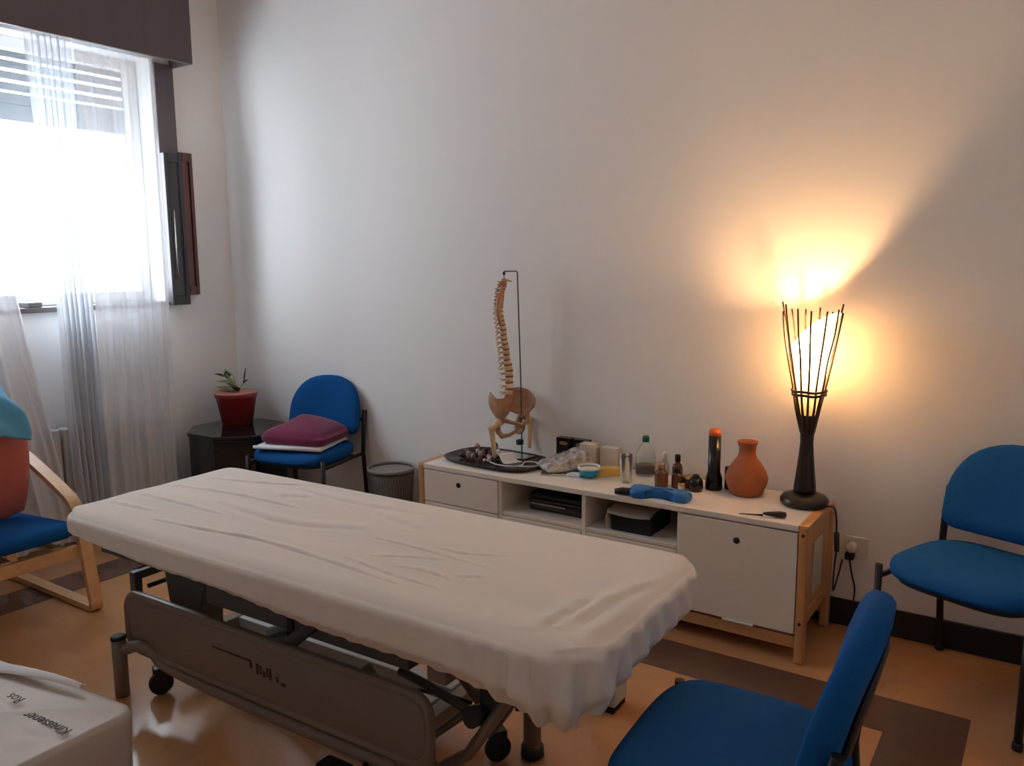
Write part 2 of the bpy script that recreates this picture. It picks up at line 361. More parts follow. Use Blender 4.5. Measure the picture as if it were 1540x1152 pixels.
# ------------------------------------------------------------------ curtains
def curtain(label, ytop, ybot, amp, folds, seed, ztop=2.585, zbot=0.03, xc=0.15):
    rnd = random.Random(seed); ph = [rnd.uniform(0, 6.28) for _ in range(6)]
    def fn(u, v):
        y = (ytop[0]+(ytop[1]-ytop[0])*u)*(1-v) + (ybot[0]+(ybot[1]-ybot[0])*u)*v
        z = ztop+(zbot-ztop)*v
        a = amp*(0.55+0.6*v)
        d = u + 0.02*math.sin(5*v+ph[3])
        x = xc + a*(math.sin(2*PI*folds*d+ph[0]) + 0.5*math.sin(2*PI*folds*1.63*d+ph[1]+0.8*v) + 0.3*math.sin(2*PI*folds*2.7*d+ph[2]+v))
        y += 0.35*a*math.cos(2*PI*folds*d+ph[0]+0.9)
        return (max(0.128, x), y, z)
    o = MB().grid(fn, 150, 44).obj('sheer_curtain', CURT)
    return tag(o, label, 'curtain', 'sheer window curtains')
curtain('sheer white curtain panel hanging full length beside the folded shutters', (-1.00, -0.56), (-0.985, -0.545), 0.016, 5.5, 3)
curtain('bunched sheer white curtain drop left of the wide panel', (-1.235, -1.03), (-1.16, -1.02), 0.030, 6.5, 5, xc=0.170)
curtain('leftmost sheer white curtain, swinging away at the picture edge', (-2.05, -1.55), (-2.05, -1.19), 0.022, 6.0, 9)

# radiator under the window
ra = thing('radiator', 'white column radiator behind the sheer curtain under the window', 'radiator', (0.062, -0.98, 0.12))
fin0 = None
fin = MB(); fin.prism(rrect(0.04, 0.024, 0.02, 4), 0, 0.50)
for i in range(11):
    o = fin.obj('fin', RADIATOR, ra, bevel=0.004) if fin0 is None else copy_part(fin0, ra)
    fin0 = fin0 or o; o.location = (0, -0.30+i*0.058, 0)
for z in (0.05, 0.45): MB().tube([(0,-0.325,z),(0,0.33,z)], 0.016, 10).obj('header_pipe', RADIATOR, ra)
MB().box(-0.02, 0.045, 0.332, 0.40, 0.43, 0.475).obj('valve', GREYD, ra, bevel=0.004)
for y in (-0.27, 0.24): MB().box(-0.04, 0.03, y, y+0.02, -0.118, 0.0).obj('foot', RADIATOR, ra)

# ------------------------------------------------------------------ chairs
def arch(wd, h, r=0.05, n=20):
    """back outline: flat bottom with small rounded corners, half round top; y up from 0"""
    hw = wd/2; out = []
    for k in range(7):
        a = -PI/2 + PI/2*k/6 ; out.append((hw-r+r*math.cos(a), r+r*math.sin(a)))
    y0 = h*0.30
    for k in range(n+1):
        a = PI*k/n; c = math.cos(a); sn = math.sin(a)
        out.append((hw*math.copysign(abs(c)**0.82, c), y0+(h-y0)*abs(sn)**0.92))
    for k in range(7):
        a = PI + PI/2*k/6 ; out.append((-hw+r+r*math.cos(a), r+r*math.sin(a)))
    return out
def seat_outline(wd, dp, n=64):
    out = []
    for k in range(n):
        a = 2*PI*k/n; c = math.cos(a); sn = math.sin(a); e = 0.55
        out.append((wd/2*math.copysign(abs(c)**e, c)*(1.0-0.06*sn), dp/2*math.copysign(abs(sn)**e, sn)))
    return out
def office_chair(label, loc, rz, group='blue upholstered visitor chairs'):
    t = thing('visitor_chair', label, 'chair', loc, rz, group)
    zs = 0.43
    so = seat_outline(0.47, 0.46)
    def top(k):
        return lambda x, y: zs + k - 0.9*max(0, -y-0.13)**2*3 - 0.06*max(0, 0.10-abs(x))*0 + 0.10*x*x*1.2
    s = MB().pad(so, [(0.02, zs-0.028), (0.93, zs-0.028), (0.985, zs-0.015), (1.0, top(0.004)), (0.985, top(0.020)), (0.94, top(0.030)), (0.8, top(0.037)), (0.5, top(0.037)), (0.02, top(0.036))], M=T(0,-0.02,0))
    so_ = s.obj('seat', BLUE, t)
    MB().prism(seat_outline(0.42, 0.41), zs-0.042, zs-0.027, M=T(0,-0.02,0)).obj('seat_base', BLACKP, t, bevel=0.003)
    # backrest: outline in x / up, extruded along -y, leaning backwards
    bo = arch(0.46, 0.335)
    def curve(k): return lambda x, y: k + 0.55*x*x
    MM = T(0, 0.185, 0.50, math.radians(90-13))
    # local z -> towards the sitter (-y) after rotation by 90 about x: z' = -y ; so front = +z
    b = MB().pad(bo, [(0.02, curve(-0.022)), (0.80, curve(-0.022)), (0.94, curve(-0.019)), (0.985, curve(-0.010)), (1.0, curve(0.004)), (0.985, curve(0.022)), (0.93, curve(0.031)), (0.7, curve(0.036)), (0.02, curve(0.037))], M=MM)
    b.obj('backrest', BLUE, t)
    MB().pad(bo, [(0.02, curve(-0.030)), (0.55, curve(-0.030)), (0.62, curve(-0.0235)), (0.02, curve(-0.0230))], M=MM).obj('back_shell', BLACKP, t)
    r = 0.0125
    for sx in (-1, 1):
        x = sx*0.240
        MB().tube([(x, -0.225, 0.012), (x, -0.215, 0.437)], r, 10).obj('leg', BLACKM, t)
        MB().tube([(x, 0.225, 0.012), (x, 0.19, 0.40), (x, 0.20, 0.52), (x, 0.222, 0.64)], r, 10).obj('leg', BLACKM, t)
        MB().tube([(x, -0.217, 0.395), (x, 0.19, 0.395)], 0.010, 8).obj('side_rail', BLACKM, t)
        MB().tube([(x*1.0, 0.212, 0.585), (x*0.80, 0.232, 0.585)], 0.009, 8).obj('back_bracket', BLACKM, t)
        for y in (-0.225, 0.225): MB().lathe([(0.011, 0.001), (0.016, 0.002), (0.016, 0.02), (0.0135, 0.025)], 10, M=T(x, y, 0)).obj('glide', RUBBER, t)
    for y in (-0.13, 0.12): MB().tube([(-0.245, y, 0.392), (0.245, y, 0.392)], 0.009, 8).obj('cross_rail', BLACKM, t)
    return t
office_chair('blue visitor chair with a maroon cushion on its seat, beside the black side table', (0.945, -0.285, 0.0015), 0.229)
office_chair('blue visitor chair at the right edge against the wall past the lamp', (4.2435, -0.334, 0.0015), -0.378)
office_chair('blue visitor chair nearest the camera, back turned edge-on, in front of the white bench', (3.905, -1.785, 0.0015), -PI/2 + 0.06)

# ------------------------------------------------------------------ black side table in the corner + plant
OC = (0.37, -0.30)
st = thing('side_table', 'glossy black eight-sided side table in the corner under the potted plant', 'side table', (OC[0], OC[1], 0))
octo = [(0.31*math.cos(PI/8+PI/4*k)*1.0, 0.29*math.sin(PI/8+PI/4*k)) for k in range(8)]
MB().prism([(x*0.97, y*0.97) for x, y in octo], 0.012, 0.485).obj('body', BLACKLACQ, st, bevel=0.004)
MB().prism(octo, 0.486, 0.508).obj('tabletop', BLACKLACQ, st, bevel=0.006)
MB().prism([(x*0.92, y*0.92) for x, y in octo], 0.0015, 0.0115).obj('plinth', BLACKP, st)

pp = thing('potted_plant', 'small pale green plant in a red plastic pot on the black side table', 'plant', (0.265, -0.225, 0.509))
pot = MB(); pot.lathe([(0.088, 0.0), (0.118, 0.165), (0.124, 0.166), (0.124, 0.19), (0.117, 0.19), (0.112, 0.15), (0.05, 0.148)], 28)
po_ = pot.obj('pot', RED_PLAST, pp)
MB().lathe([(0.119, 0.1895), (0.1275, 0.187), (0.1275, 0.196), (0.119, 0.196)], 28).obj('pot_rim', mat('faded_red_rim', (0.50, 0.20, 0.16), 0.5), po_)
MB().grid(lambda u, v: (0.112*v*math.cos(2*PI*u), 0.112*v*math.sin(2*PI*u), 0.168+0.012*math.sin(9*u*2*PI)*v*(1-v)+0.01*(1-v)), 28, 8).obj('soil', SOIL, pp)
for k in range(5):
    a = k*1.9+0.4; MB().sphere((0.08*math.cos(a), 0.08*math.sin(a), 0.176), 0.014, 8, 6, sc=(1.2,0.9,0.7)).obj('pebble', STONES[1] if k % 2 else mat('tan_pebble', (0.35, 0.22, 0.14), 0.6), pp)
def leaf_mesh(base, tip, wid, droop, mtl):
    b = Vector(base); e = Vector(tip); d = e-b; L = d.length; side = d.cross(Vector((0,0,1)))
    side = side.normalized() if side.length > 1e-4 else Vector((1,0,0)); up = side.cross(d).normalized()
    def fn(u, v):
        w_ = 1.7*wid*math.sin(PI*min(1, max(0.02, u**0.8)))*1.0
        return b+d*u + side*(v-0.5)*w_ + up*(droop*math.sin(PI*u) - 0.25*w_*(1-abs(2*v-1)))
    return MB().grid(fn, 8, 4).obj('leaf', mtl, pp, solid=0.002)
stems = [((0,0,0.17), (-0.03,-0.01,0.25), (-0.075,-0.02,0.285)), ((0.01,0,0.17), (0.03,0.01,0.22), (0.055,0.02,0.255)), ((0,0,0.17), (0.01,-0.01,0.24), (-0.02,0,0.30))]
for s_ in stems: MB().tube(smooth_path(s_, 4), 0.004, 6).obj('stem', LEAF, pp)
for b_, e_, wd_, dr, mt in (((-0.075,-0.02,0.285), (-0.135,-0.05,0.30), 0.022, 0.008, LEAFD), ((-0.05,-0.015,0.275), (-0.095,0.02,0.325), 0.026, 0.006, LEAFD), ((-0.03,-0.01,0.25), (-0.12,-0.045,0.255), 0.028, 0.01, LEAF),
        ((0,0,0.20), (-0.10,-0.07,0.225), 0.035, 0.012, LEAF), ((0.0,0,0.21), (0.02,-0.08,0.265), 0.034, 0.01, LEAF), ((-0.02,0,0.30), (-0.06,-0.03,0.335), 0.03, 0.006, LEAF), ((0.055,0.02,0.255), (0.07,0.03,0.345), 0.012, 0.004, LEAFD),
        ((0.02,0.0,0.20), (0.045,-0.06,0.235), 0.03, 0.01, LEAFD), ((0.05,0.018,0.25), (0.095,0.02,0.275), 0.016, 0.004, LEAFD), ((0,0,0.19), (-0.05,-0.09,0.215), 0.03, 0.01, LEAF), ((0,0,0.22), (-0.02,-0.05,0.31), 0.03, 0.008, LEAF)):
    leaf_mesh(b_, e_, wd_, dr, mt)

# cloth and cushion on the far chair
ct = math.cos(0.229); sn_ = math.sin(0.229)
def onfar(lx, ly): return (0.945+ct*lx-sn_*ly, -0.285+sn_*lx+ct*ly)
x_, y_ = onfar(-0.015, -0.03)
fc = thing('folded_cloth', 'folded white cloth lying under the maroon cushion on the far chair', 'cloth', (x_, y_, 0.479), 0.229+0.12)
for i, (sx, sy) in enumerate(((0.20, 0.175), (0.193, 0.17))):
    MB().pad(rrect(sx, sy, 0.02, 5), [(0.05, 0.0), (0.97, 0.0), (1, 0.004), (0.98, 0.009), (0.05, 0.009)], M=T(0.004*i, -0.003*i, i*0.0095)).obj('cloth_layer', WHITECL, fc)
MB().tube([(-0.2, -0.168, 0.0095), (0.2, -0.17, 0.0095)], 0.0095, 10).obj('folded_edge', WHITECL, fc)
cu_ = MB()
def cush(u, v):
    a = 2*PI*u; t = PI*v
    return None
ro = rrect(0.20, 0.165, 0.05, 8)
def ch(x, y): return 0.150 - 0.32*abs(x+0.02) - 0.22*abs(y-0.02) + 0.02*math.sin(14*x+3*y)*0.4
MB().pad(ro, [(0.03, 0.0), (0.90, 0.0), (0.98, 0.015), (1.0, 0.040), (0.985, lambda x, y: 0.65*ch(x,y)), (0.93, lambda x, y: 0.88*ch(x,y)), (0.8, lambda x, y: 0.98*ch(x,y)), (0.5, ch), (0.25, ch), (0.03, ch)]).obj('seat_cushion', MAROON)
mc = bpy.data.objects['seat_cushion']; x_, y_ = onfar(0.0, -0.015); mc.location = (x_, y_, 0.500); mc.rotation_euler = (0, 0, 0.229+0.05)
tag(mc, 'plump maroon cushion lying on the far blue chair', 'cushion')

# wire waste basket
wbk = thing('waste_basket', 'round grey mesh waste basket between the far chair and the white bench', 'waste basket', (1.445, -0.155, 0.0015))
rt_, rb_, hb_ = 0.125, 0.10, 0.375
MB().lathe([(rb_, 0.0), (rb_+0.001, 0.004), (0.004, 0.004)], 28).obj('bottom', MESHGREY, wbk)
wires = MB()
for k in range(48):
    a = 2*PI*k/48; wires.tube([(rb_*math.cos(a), rb_*math.sin(a), 0.003), (rt_*math.cos(a+0.35), rt_*math.sin(a+0.35), hb_)], 0.0016, 4, caps=False)
    wires.tube([(rb_*math.cos(a), rb_*math.sin(a), 0.003), (rt_*math.cos(a-0.35), rt_*math.sin(a-0.35), hb_)], 0.0016, 4, caps=False)
wo = wires.obj('wire_mesh', MESHGREY, wbk); wo['kind'] = 'stuff'
MB().lathe([(rt_-0.003, hb_-0.012), (rt_+0.004, hb_-0.012), (rt_+0.004, hb_+0.004), (rt_-0.003, hb_+0.004), (rt_-0.003, hb_-0.012)], 32).obj('rim', mat('dull_steel_rim', (0.24, 0.225, 0.21), 0.5), wbk)
MB().lathe([(rb_*0.97, 0.006), (rt_*0.96, hb_-0.02)], 32).obj('liner', mat('grey_bin_liner', (0.20, 0.185, 0.175), 0.5), wbk)

# ------------------------------------------------------------------ the white bench with pine frame
bx0, bx1, by0, by1, bh = 1.891, 3.703, -0.446, -0.03, 0.525
be = thing('storage_bench', 'long white storage bench with pine end frames along the wall', 'cabinet', ((bx0+bx1)/2, (by0+by1)/2, 0.0015))
cx_, cy_ = (bx0+bx1)/2, (by0+by1)/2
def bbox(name, x0, x1, y0, y1, z0, z1, mt, parent=be, bevel=0.002):
    return MB().box(x0-cx_, x1-cx_, y0-cy_, y1-cy_, z0, z1).obj(name, mt, parent, bevel=bevel)
bbox('worktop', bx0+0.034, bx1-0.034, by0-0.006, by1, bh-0.024, bh, WHITE_TOP, bevel=0.003)
bbox('bottom_board', bx0+0.034, bx1-0.034, by0+0.02, by1, 0.10, 0.118, WHITE_LAM)
bbox('back_board', bx0+0.034, bx1-0.034, by1-0.008, by1, 0.119, bh-0.025, WHITE_LAM)
for x in (2.352, 2.779, 3.206):
    bbox('divider', x, x+0.019, by0+0.002, by1-0.009, 0.119, bh-0.025, WHITE_LAM)
bbox('shelf', 2.372, 2.778, by0+0.004, by1-0.009, 0.345, 0.362, WHITE_LAM)
bbox('shelf', 2.799, 3.205, by0+0.004, by1-0.009, 0.345, 0.362, WHITE_LAM)
for x in (2.372, 2.799):
    d = bbox('drawer_front', x+0.002, x+0.404, by0, by0+0.018, 0.122, 0.342, WHITE_LAM)
def front(name, x0, x1, z0, z1, hx, hz):
    p = bbox(name, x0, x1, by0-0.004, by0+0.014, z0, z1, WHITE_LAM)
    MB().lathe([(0.0005, 0), (0.0125, 0), (0.0125, 0.0012), (0.0005, 0.0012)], 20, M=T(hx-cx_, by0-0.0045-cy_, hz, PI/2)).obj('finger_hole', BLACKP, p)
    return p
front('drawer_front', bx0+0.036, 2.352, 0.345, bh-0.028, 2.131, 0.447)
front('drawer_front', bx0+0.036, 2.352, 0.124, 0.341, 2.131, 0.29)
dr = front('door', 3.217, bx1-0.036, 0.112, bh-0.030, 3.445, 0.428)
MB().box(3.40-cx_, 3.52-cx_, by0-0.012-cy_, by0-0.004-cy_, 0.106, 0.113).obj('pull_lip', mat('white_pull', (0.85,0.82,0.78), 0.3), dr, bevel=0.002)
bbox('bottom_rail', bx0+0.034, bx1-0.034, by0+0.004, by0+0.026, 0.055, 0.099, PINEX)
bbox('bottom_rail', bx0+0.034, bx1-0.034, by1-0.03, by1-0.008, 0.055, 0.099, PINEX)
for sx, xa in ((-1, bx0), (1, bx1-0.033)):
    xb = xa+0.033
    e = bbox('end_frame', xa, xb, by0-0.004, by0+0.040, 0.0, bh-0.005, PINE, bevel=0.006)
    bbox('back_post', xa, xb, by1-0.042, by1, 0.0, bh-0.010, PINE, bevel=0.006)
    # top rail with a rounded rear corner
    path = [(xa-cx_+0.0165, by0+0.0-cy_, bh-0.016), (xa-cx_+0.0165, by1-0.10-cy_, bh-0.014), (xa-cx_+0.0165, by1-0.05-cy_, bh-0.022), (xa-cx_+0.0165, by1-0.02-cy_, bh-0.05), (xa-cx_+0.0165, by1-0.012-cy_, bh-0.10)]
    band(smooth_path(path, 4), (0.036, 0, 0), 0.030).obj('top_rail', PINE, be, bevel=0.004)
    bbox('lower_rail', xa+0.004, xb-0.004, by0+0.041, by1-0.043, 0.14, 0.19, PINE)
    pn = bbox('end_panel', xa+0.009, xb-0.009, by0+0.041, by1-0.043, 0.191, bh-0.036, PINE)
    if sx > 0:
        bbox('white_insert', xb-0.009, xb-0.004, -0.33, -0.20, 0.23, 0.43, mat('greyish_paper', (0.55, 0.50, 0.44), 0.6), pn)
        for z in (0.49, 0.155):
            MB().lathe([(0.0005,0),(0.006,0),(0.006,0.002),(0.0005,0.002)], 12, M=T(xa+0.0165-cx_, by0-0.0042-cy_, z, PI/2)).obj('screw_head', DARKWROOT, e)
ZC = bh + 0.0020    # top of the bench in the room

# things in the open shelves
dv = thing('black_device', 'flat black glossy box with rounded edge in the left open shelf of the bench', 'device', (2.60, -0.24, 0.364))
MB().prism(rrect(0.155, 0.115, 0.03, 5), 0.0, 0.055).obj('body', BLACKLACQ, dv, bevel=0.01)
MB().prism(rrect(0.15, 0.11, 0.03, 5), 0.0555, 0.075).obj('lid', BLACKP, dv, bevel=0.008)
MB().box(-0.13, 0.05, -0.118, -0.1155, 0.030, 0.036).obj('silver_strip', CHROME, dv)
sb = thing('storage_box', 'black open-fronted storage box with pale cardboard flaps in the right open shelf of the bench', 'box', (2.99, -0.31, 0.364))
MB().box(-0.09, 0.09, -0.10, 0.10, 0.0, 0.088).obj('body', mat('black_card', (0.013, 0.013, 0.017), 0.5), sb, bevel=0.003)
band(smooth_path([(-0.094, -0.104, 0.008), (-0.100, -0.112, 0.05), (-0.094, -0.104, 0.092)], 4), (0, 0.03, 0), 0.003).obj('flap', CREAM, sb)
MB().grid(lambda u, v: (-0.096+0.192*u, -0.13+0.225*v, 0.0915+0.006*math.sin(PI*v)-0.018*max(0, 0.25-v)*4*(0.6+0.4*math.sin(PI*u))), 8, 10).obj('lid_flap', mat('grey_card', (0.33, 0.28, 0.24), 0.6), sb, solid=0.003)
# ------------------------------------------------------------------ lamp with twig shade
LX, LY = 3.617, -0.175
lp = thing('table_lamp', 'lit table lamp with dark carved foot and paper cone in a cage of twigs', 'lamp', (LX, LY, ZC))
MB().lathe([(0.004, 0.0), (0.078, 0.0), (0.090, 0.010), (0.091, 0.022), (0.082, 0.036), (0.060, 0.045), (0.044, 0.050)], 36).obj('foot', DARKWROOT, lp)
MB().lathe([(0.043, 0.046), (0.041, 0.075), (0.035, 0.13), (0.028, 0.20), (0.0245, 0.25), (0.026, 0.28), (0.031, 0.32), (0.036, 0.35), (0.036, 0.356), (0.0, 0.356)], 32).obj('stem', DARKWROOT, lp)
ga = 0.0
zr0, zr1 = 0.285, 0.770
def cone_r(z): # twig cage radius
    return 0.030 + (z-0.32)*(0.110-0.030)/(0.77-0.32)
for k in range(13):
    a = 2*PI*k/13+0.1; rj = random.uniform(-0.006, 0.006); h = zr1+random.uniform(-0.03, 0.015)
    pts = []
    for j in range(6):
        z = zr0+(h-zr0)*j/5; r = cone_r(z)+0.004-0.005*max(0, 1-(z-0.285)/0.12)+(random.uniform(-0.003, 0.003) if 0 < j < 5 else 0)+(rj if j == 5 else 0)
        aa = a+random.uniform(-0.03, 0.03); pts.append((r*math.cos(aa), r*math.sin(aa), z))
    MB().tube(smooth_path(pts, 3), [0.0052-0.0018*i/15 for i in range(16)], 6).obj('twig', STICK, lp)
for z in (0.435, 0.449):
    r = cone_r(z)+0.009
    MB().tube([(r*math.cos(2*PI*i/28), r*math.sin(2*PI*i/28), z+0.002*math.sin(i)) for i in range(29)], 0.0055, 8, caps=False).obj('binding_ring', STICK, lp)
# paper cone with a slanted top edge (high on the right)
PAPER = sheer('lamp_paper', (0.93, 0.80, 0.58), 0.02, 0.22)
Rdir = (0.83, 0.557)
def cone(u, v):
    a = 2*PI*u; c = math.cos(a)*Rdir[0]+math.sin(a)*Rdir[1]
    ztop = 0.668 + 0.078*c
    z = 0.345+(ztop-0.345)*v; r = cone_r(z)-0.004
    return (r*math.cos(a), r*math.sin(a), z)
MB().grid(cone, 48, 14).obj('paper_cone', PAPER, lp)
MB().lathe([(0.012, 0.357), (0.012, 0.428), (0.017, 0.43), (0.017, 0.465), (0.012, 0.471), (0.0, 0.471)], 16).obj('bulb_holder', BLACKP, lp)
EMB = mat('lit_bulb', (1, 0.9, 0.7), 0.4, emis=(1.0, 0.66, 0.32), estr=150.0)
MB().lathe([(0.012, 0.472), (0.014, 0.480), (0.022, 0.500), (0.026, 0.520), (0.022, 0.540), (0.012, 0.550), (0.0, 0.553)], 20).obj('bulb', EMB, lp)
lamp_l = bpy.data.lights.new('lamp_bulb', 'POINT'); lamp_l.energy = 22.5; lamp_l.color = (1.0, 0.57, 0.25); lamp_l.shadow_soft_size = 0.02
lo = bpy.data.objects.new('lamp_light', lamp_l); COL.objects.link(lo); lo.parent = lp; lo.location = (0, 0, 0.580)
cord = smooth_path([(0.07, -0.03, 0.008), (0.115, -0.03, 0.016), (0.126, -0.025, -0.02), (0.128, -0.01, -0.10), (0.125, 0.01, -0.17), (0.11, 0.06, -0.28), (0.105, 0.09, -0.36), (0.115, 0.125, -0.30), (0.125, 0.130, -0.24)], 6)
MB().tube(cord, 0.0035, 7).obj('power_cord', mat('brown_cord', (0.05, 0.022, 0.014), 0.5), lp)
MB().tube([(0.1285, -0.012, -0.09), (0.1285, 0.004, -0.165)], 0.010, 8).obj('cord_switch', mat('brown_switch', (0.04, 0.018, 0.012), 0.4), lp)
# socket with plugs
so_ = thing('wall_socket', 'white wall socket with plugs beside the bench, below the lamp', 'socket', (3.785, 0, 0.335))
MB().prism(rrect(0.042, 0.042, 0.008, 4), 0.0005, 0.012, M=T(0,0,0,PI/2)).obj('plate', SOCKW, so_, bevel=0.002)
MB().lathe([(0.020, 0.0125), (0.020, 0.05), (0.015, 0.056), (0.0, 0.056)], 18, M=T(-0.012,0,0.006,PI/2)).obj('adapter_plug', SOCKW, so_)
pg = MB().box(-0.034, -0.002, -0.050, -0.014, -0.045, -0.017).obj('black_plug', BLACKP, so_, bevel=0.004)
MB().tube(smooth_path([(-0.018, -0.034, -0.045), (-0.008, -0.034, -0.10), (0.006, -0.030, -0.16), (0.004, -0.025, -0.215)], 5), 0.0035, 7).obj('black_cord', BLACKP, so_)

# ------------------------------------------------------------------ tray with spine model and odds and ends
tr = thing('serving_tray', 'oval dark brown tray at the left end of the bench under the spine model', 'tray', (2.20, -0.235, ZC), math.radians(-4))
oval = [(0.265*math.copysign(abs(math.cos(2*PI*k/48))**0.6, math.cos(2*PI*k/48)), 0.165*math.copysign(abs(math.sin(2*PI*k/48))**0.6, math.sin(2*PI*k/48))) for k in range(48)]
MB().pad(oval, [(0.05, 0.0), (0.93, 0.0), (1.0, 0.016), (0.985, 0.018), (0.92, 0.005), (0.05, 0.005)]).obj('tray_body', TRAYM, tr)
ZT = ZC + 0.006

SPR = 84.0
_a = math.radians(SPR)
def W(r, d, z):  # offset to the right / away, in the model's own frame
    x = 0.83*r-0.557*d; y = 0.557*r+0.83*d
    return Vector((x*math.cos(_a)+y*math.sin(_a), -x*math.sin(_a)+y*math.cos(_a), z))
sp = thing('spine_model', 'anatomical spine model with pelvis and femur stubs hanging on a steel rod stand', 'anatomical model', (2.215, -0.150, ZT), math.radians(SPR))
# stand
MB().prism(rrect(0.055, 0.10, 0.02, 4), 0.0, 0.008, M=Matrix.Translation(W(0.03, 0.03, 0))).obj('stand_base', CHROME, sp, bevel=0.002)
rod = [W(0.062, 0.045, 0.008), W(0.061, 0.045, 0.16), W(0.059, 0.045, 0.35), W(0.046, 0.035, 0.86), W(0.045, 0.035, 0.888), W(0.040, 0.034, 0.894), W(-0.018, 0.005, 0.894)]
MB().tube(rod, 0.0034, 8).obj('stand_rod', GREYD, sp)
MB().box(-0.016, 0.016, -0.012, 0.012, 0.0, 0.026, M=Matrix.Translation(W(0.052, 0.045, 0.05))).obj('clamp', BLACKP, sp, bevel=0.003)
MB().tube([W(-0.018, 0.005, 0.895), W(-0.018, 0.004, 0.865)], 0.0025, 6).obj('hook', GREYD, sp)
MB().sphere(W(-0.018, 0.004, 0.884), 0.008, 10, 8).obj('hook_knob', BLACKP, sp)
# spine curve: local x,y of vertebra centres by height
ZS0, ZS1 = 0.300, 0.845
SPK = [(0, 0.002), (0.2, 0.002), (0.37, -0.010), (0.55, -0.023), (0.76, -0.038), (0.9, -0.030), (1.0, -0.016)]
def axis(t):  # t 0 = L5, 1 = C1
    for (a, b), (c, d) in zip(SPK[:-1], SPK[1:]):
        if t <= c: k = (t-a)/(c-a); k = k*k*(3-2*k); r = b+(d-b)*k; break
    else: r = SPK[-1][1]
    return W(r, 0.012*math.sin(2.2*PI*t), ZS0+(ZS1-ZS0)*t)
def vert_mesh(rx, ry, h, spin, trans, down):
    mb = MB(); mb.lathe([(0.002, -h/2), (1.0, -h/2), (0.86, 0), (1.0, h/2), (0.002, h/2)], 14, sx=rx, sy=ry, M=None)
    # fix radius units: lathe radii above are multiplied by sx, sy
    mb.tube([(0, ry*0.8, 0), (0, ry+spin*0.55, -down*0.4), (0, ry+spin, -down)], [0.005, 0.0045, 0.003], 6)
    for s in (-1, 1): mb.tube([(s*rx*0.6, ry*0.7, 0.001), (s*(rx+trans), ry+0.006, 0.004)], [0.0048, 0.003], 6)
    return mb
heights = [0.031, 0.030, 0.029, 0.028, 0.027] + [0.0245]*4 + [0.022]*4 + [0.020]*4 + [0.0165]*7
tot = sum(heights); acc = 0
CERV = mat('tan_cervical', (0.50, 0.25, 0.12), 0.5, noise=0.3, nscale=60)
protoL = protoT = protoC = protoD = None
for i, h in enumerate(heights):
    t = (acc+h/2)/tot; acc += h; p = axis(t)
    tg = (axis(min(1, t+0.02))-axis(max(0, t-0.02))).normalized(); ry = math.atan2(tg.x, tg.z); rx = -math.atan2(tg.y, tg.z)
    if i < 5:
        if not protoL: protoL = vert_mesh(0.024, 0.017, 0.020, 0.034, 0.022, 0.010).obj('lumbar_vertebra', BONE, sp); o = protoL
        else: o = copy_part(protoL, sp)
    elif i < 17:
        if not protoT: protoT = vert_mesh(0.018, 0.015, 0.0165, 0.036, 0.016, 0.022).obj('thoracic_vertebra', BONE, sp); o = protoT
        else: o = copy_part(protoT, sp)
        k = 1.12-0.02*(i-5); o.scale = (k, k, h/0.0225)
    else:
        if not protoC: protoC = vert_mesh(0.016, 0.013, 0.0135, 0.026, 0.012, 0.008).obj('cervical_vertebra', CERV, sp); o = protoC
        else: o = copy_part(protoC, sp)
    o.location = p; o.rotation_euler = (rx, ry, 0)
    if i < 23:
        t2 = acc/tot; p2 = axis(t2)
        if not protoD:
            protoD = MB().lathe([(0.002, -0.0035), (0.95, -0.0045), (1.04, 0), (0.95, 0.0045), (0.002, 0.0035)], 14, sx=0.021, sy=0.0155).obj('spinal_disc', DISC, sp); o = protoD
        else: o = copy_part(protoD, sp)
        k = 1.12 if i < 5 else (0.88 if i < 17 else 0.72); o.location = p2; o.scale = (k, k, 1.0 if i < 6 else 0.5); o.rotation_euler = (rx, ry, 0)
# occipital plate with jaw-like spur on top
oc_ = MB(); tp = W(-0.018, 0, 0.850); oc_.sphere(tp, 0.016, 10, 8, sc=(1.0, 0.8, 0.9)); oc_.tube([tp, tp+W(0.018, 0, 0.002), tp+W(0.036, 0, -0.004)], [0.008, 0.006, 0.003], 6); oc_.obj('occipital_plate', BONET, sp)
# neck muscle-coloured front ligament
MB().tube([axis(0.62)+W(-0.008, -0.012, 0), axis(0.74)+W(-0.010, -0.016, 0), axis(0.86)+W(-0.010, -0.014, 0), axis(0.96)+W(-0.004, -0.010, 0)], [0.006, 0.014, 0.013, 0.006], 8).obj('neck_ligament', BONET, sp)
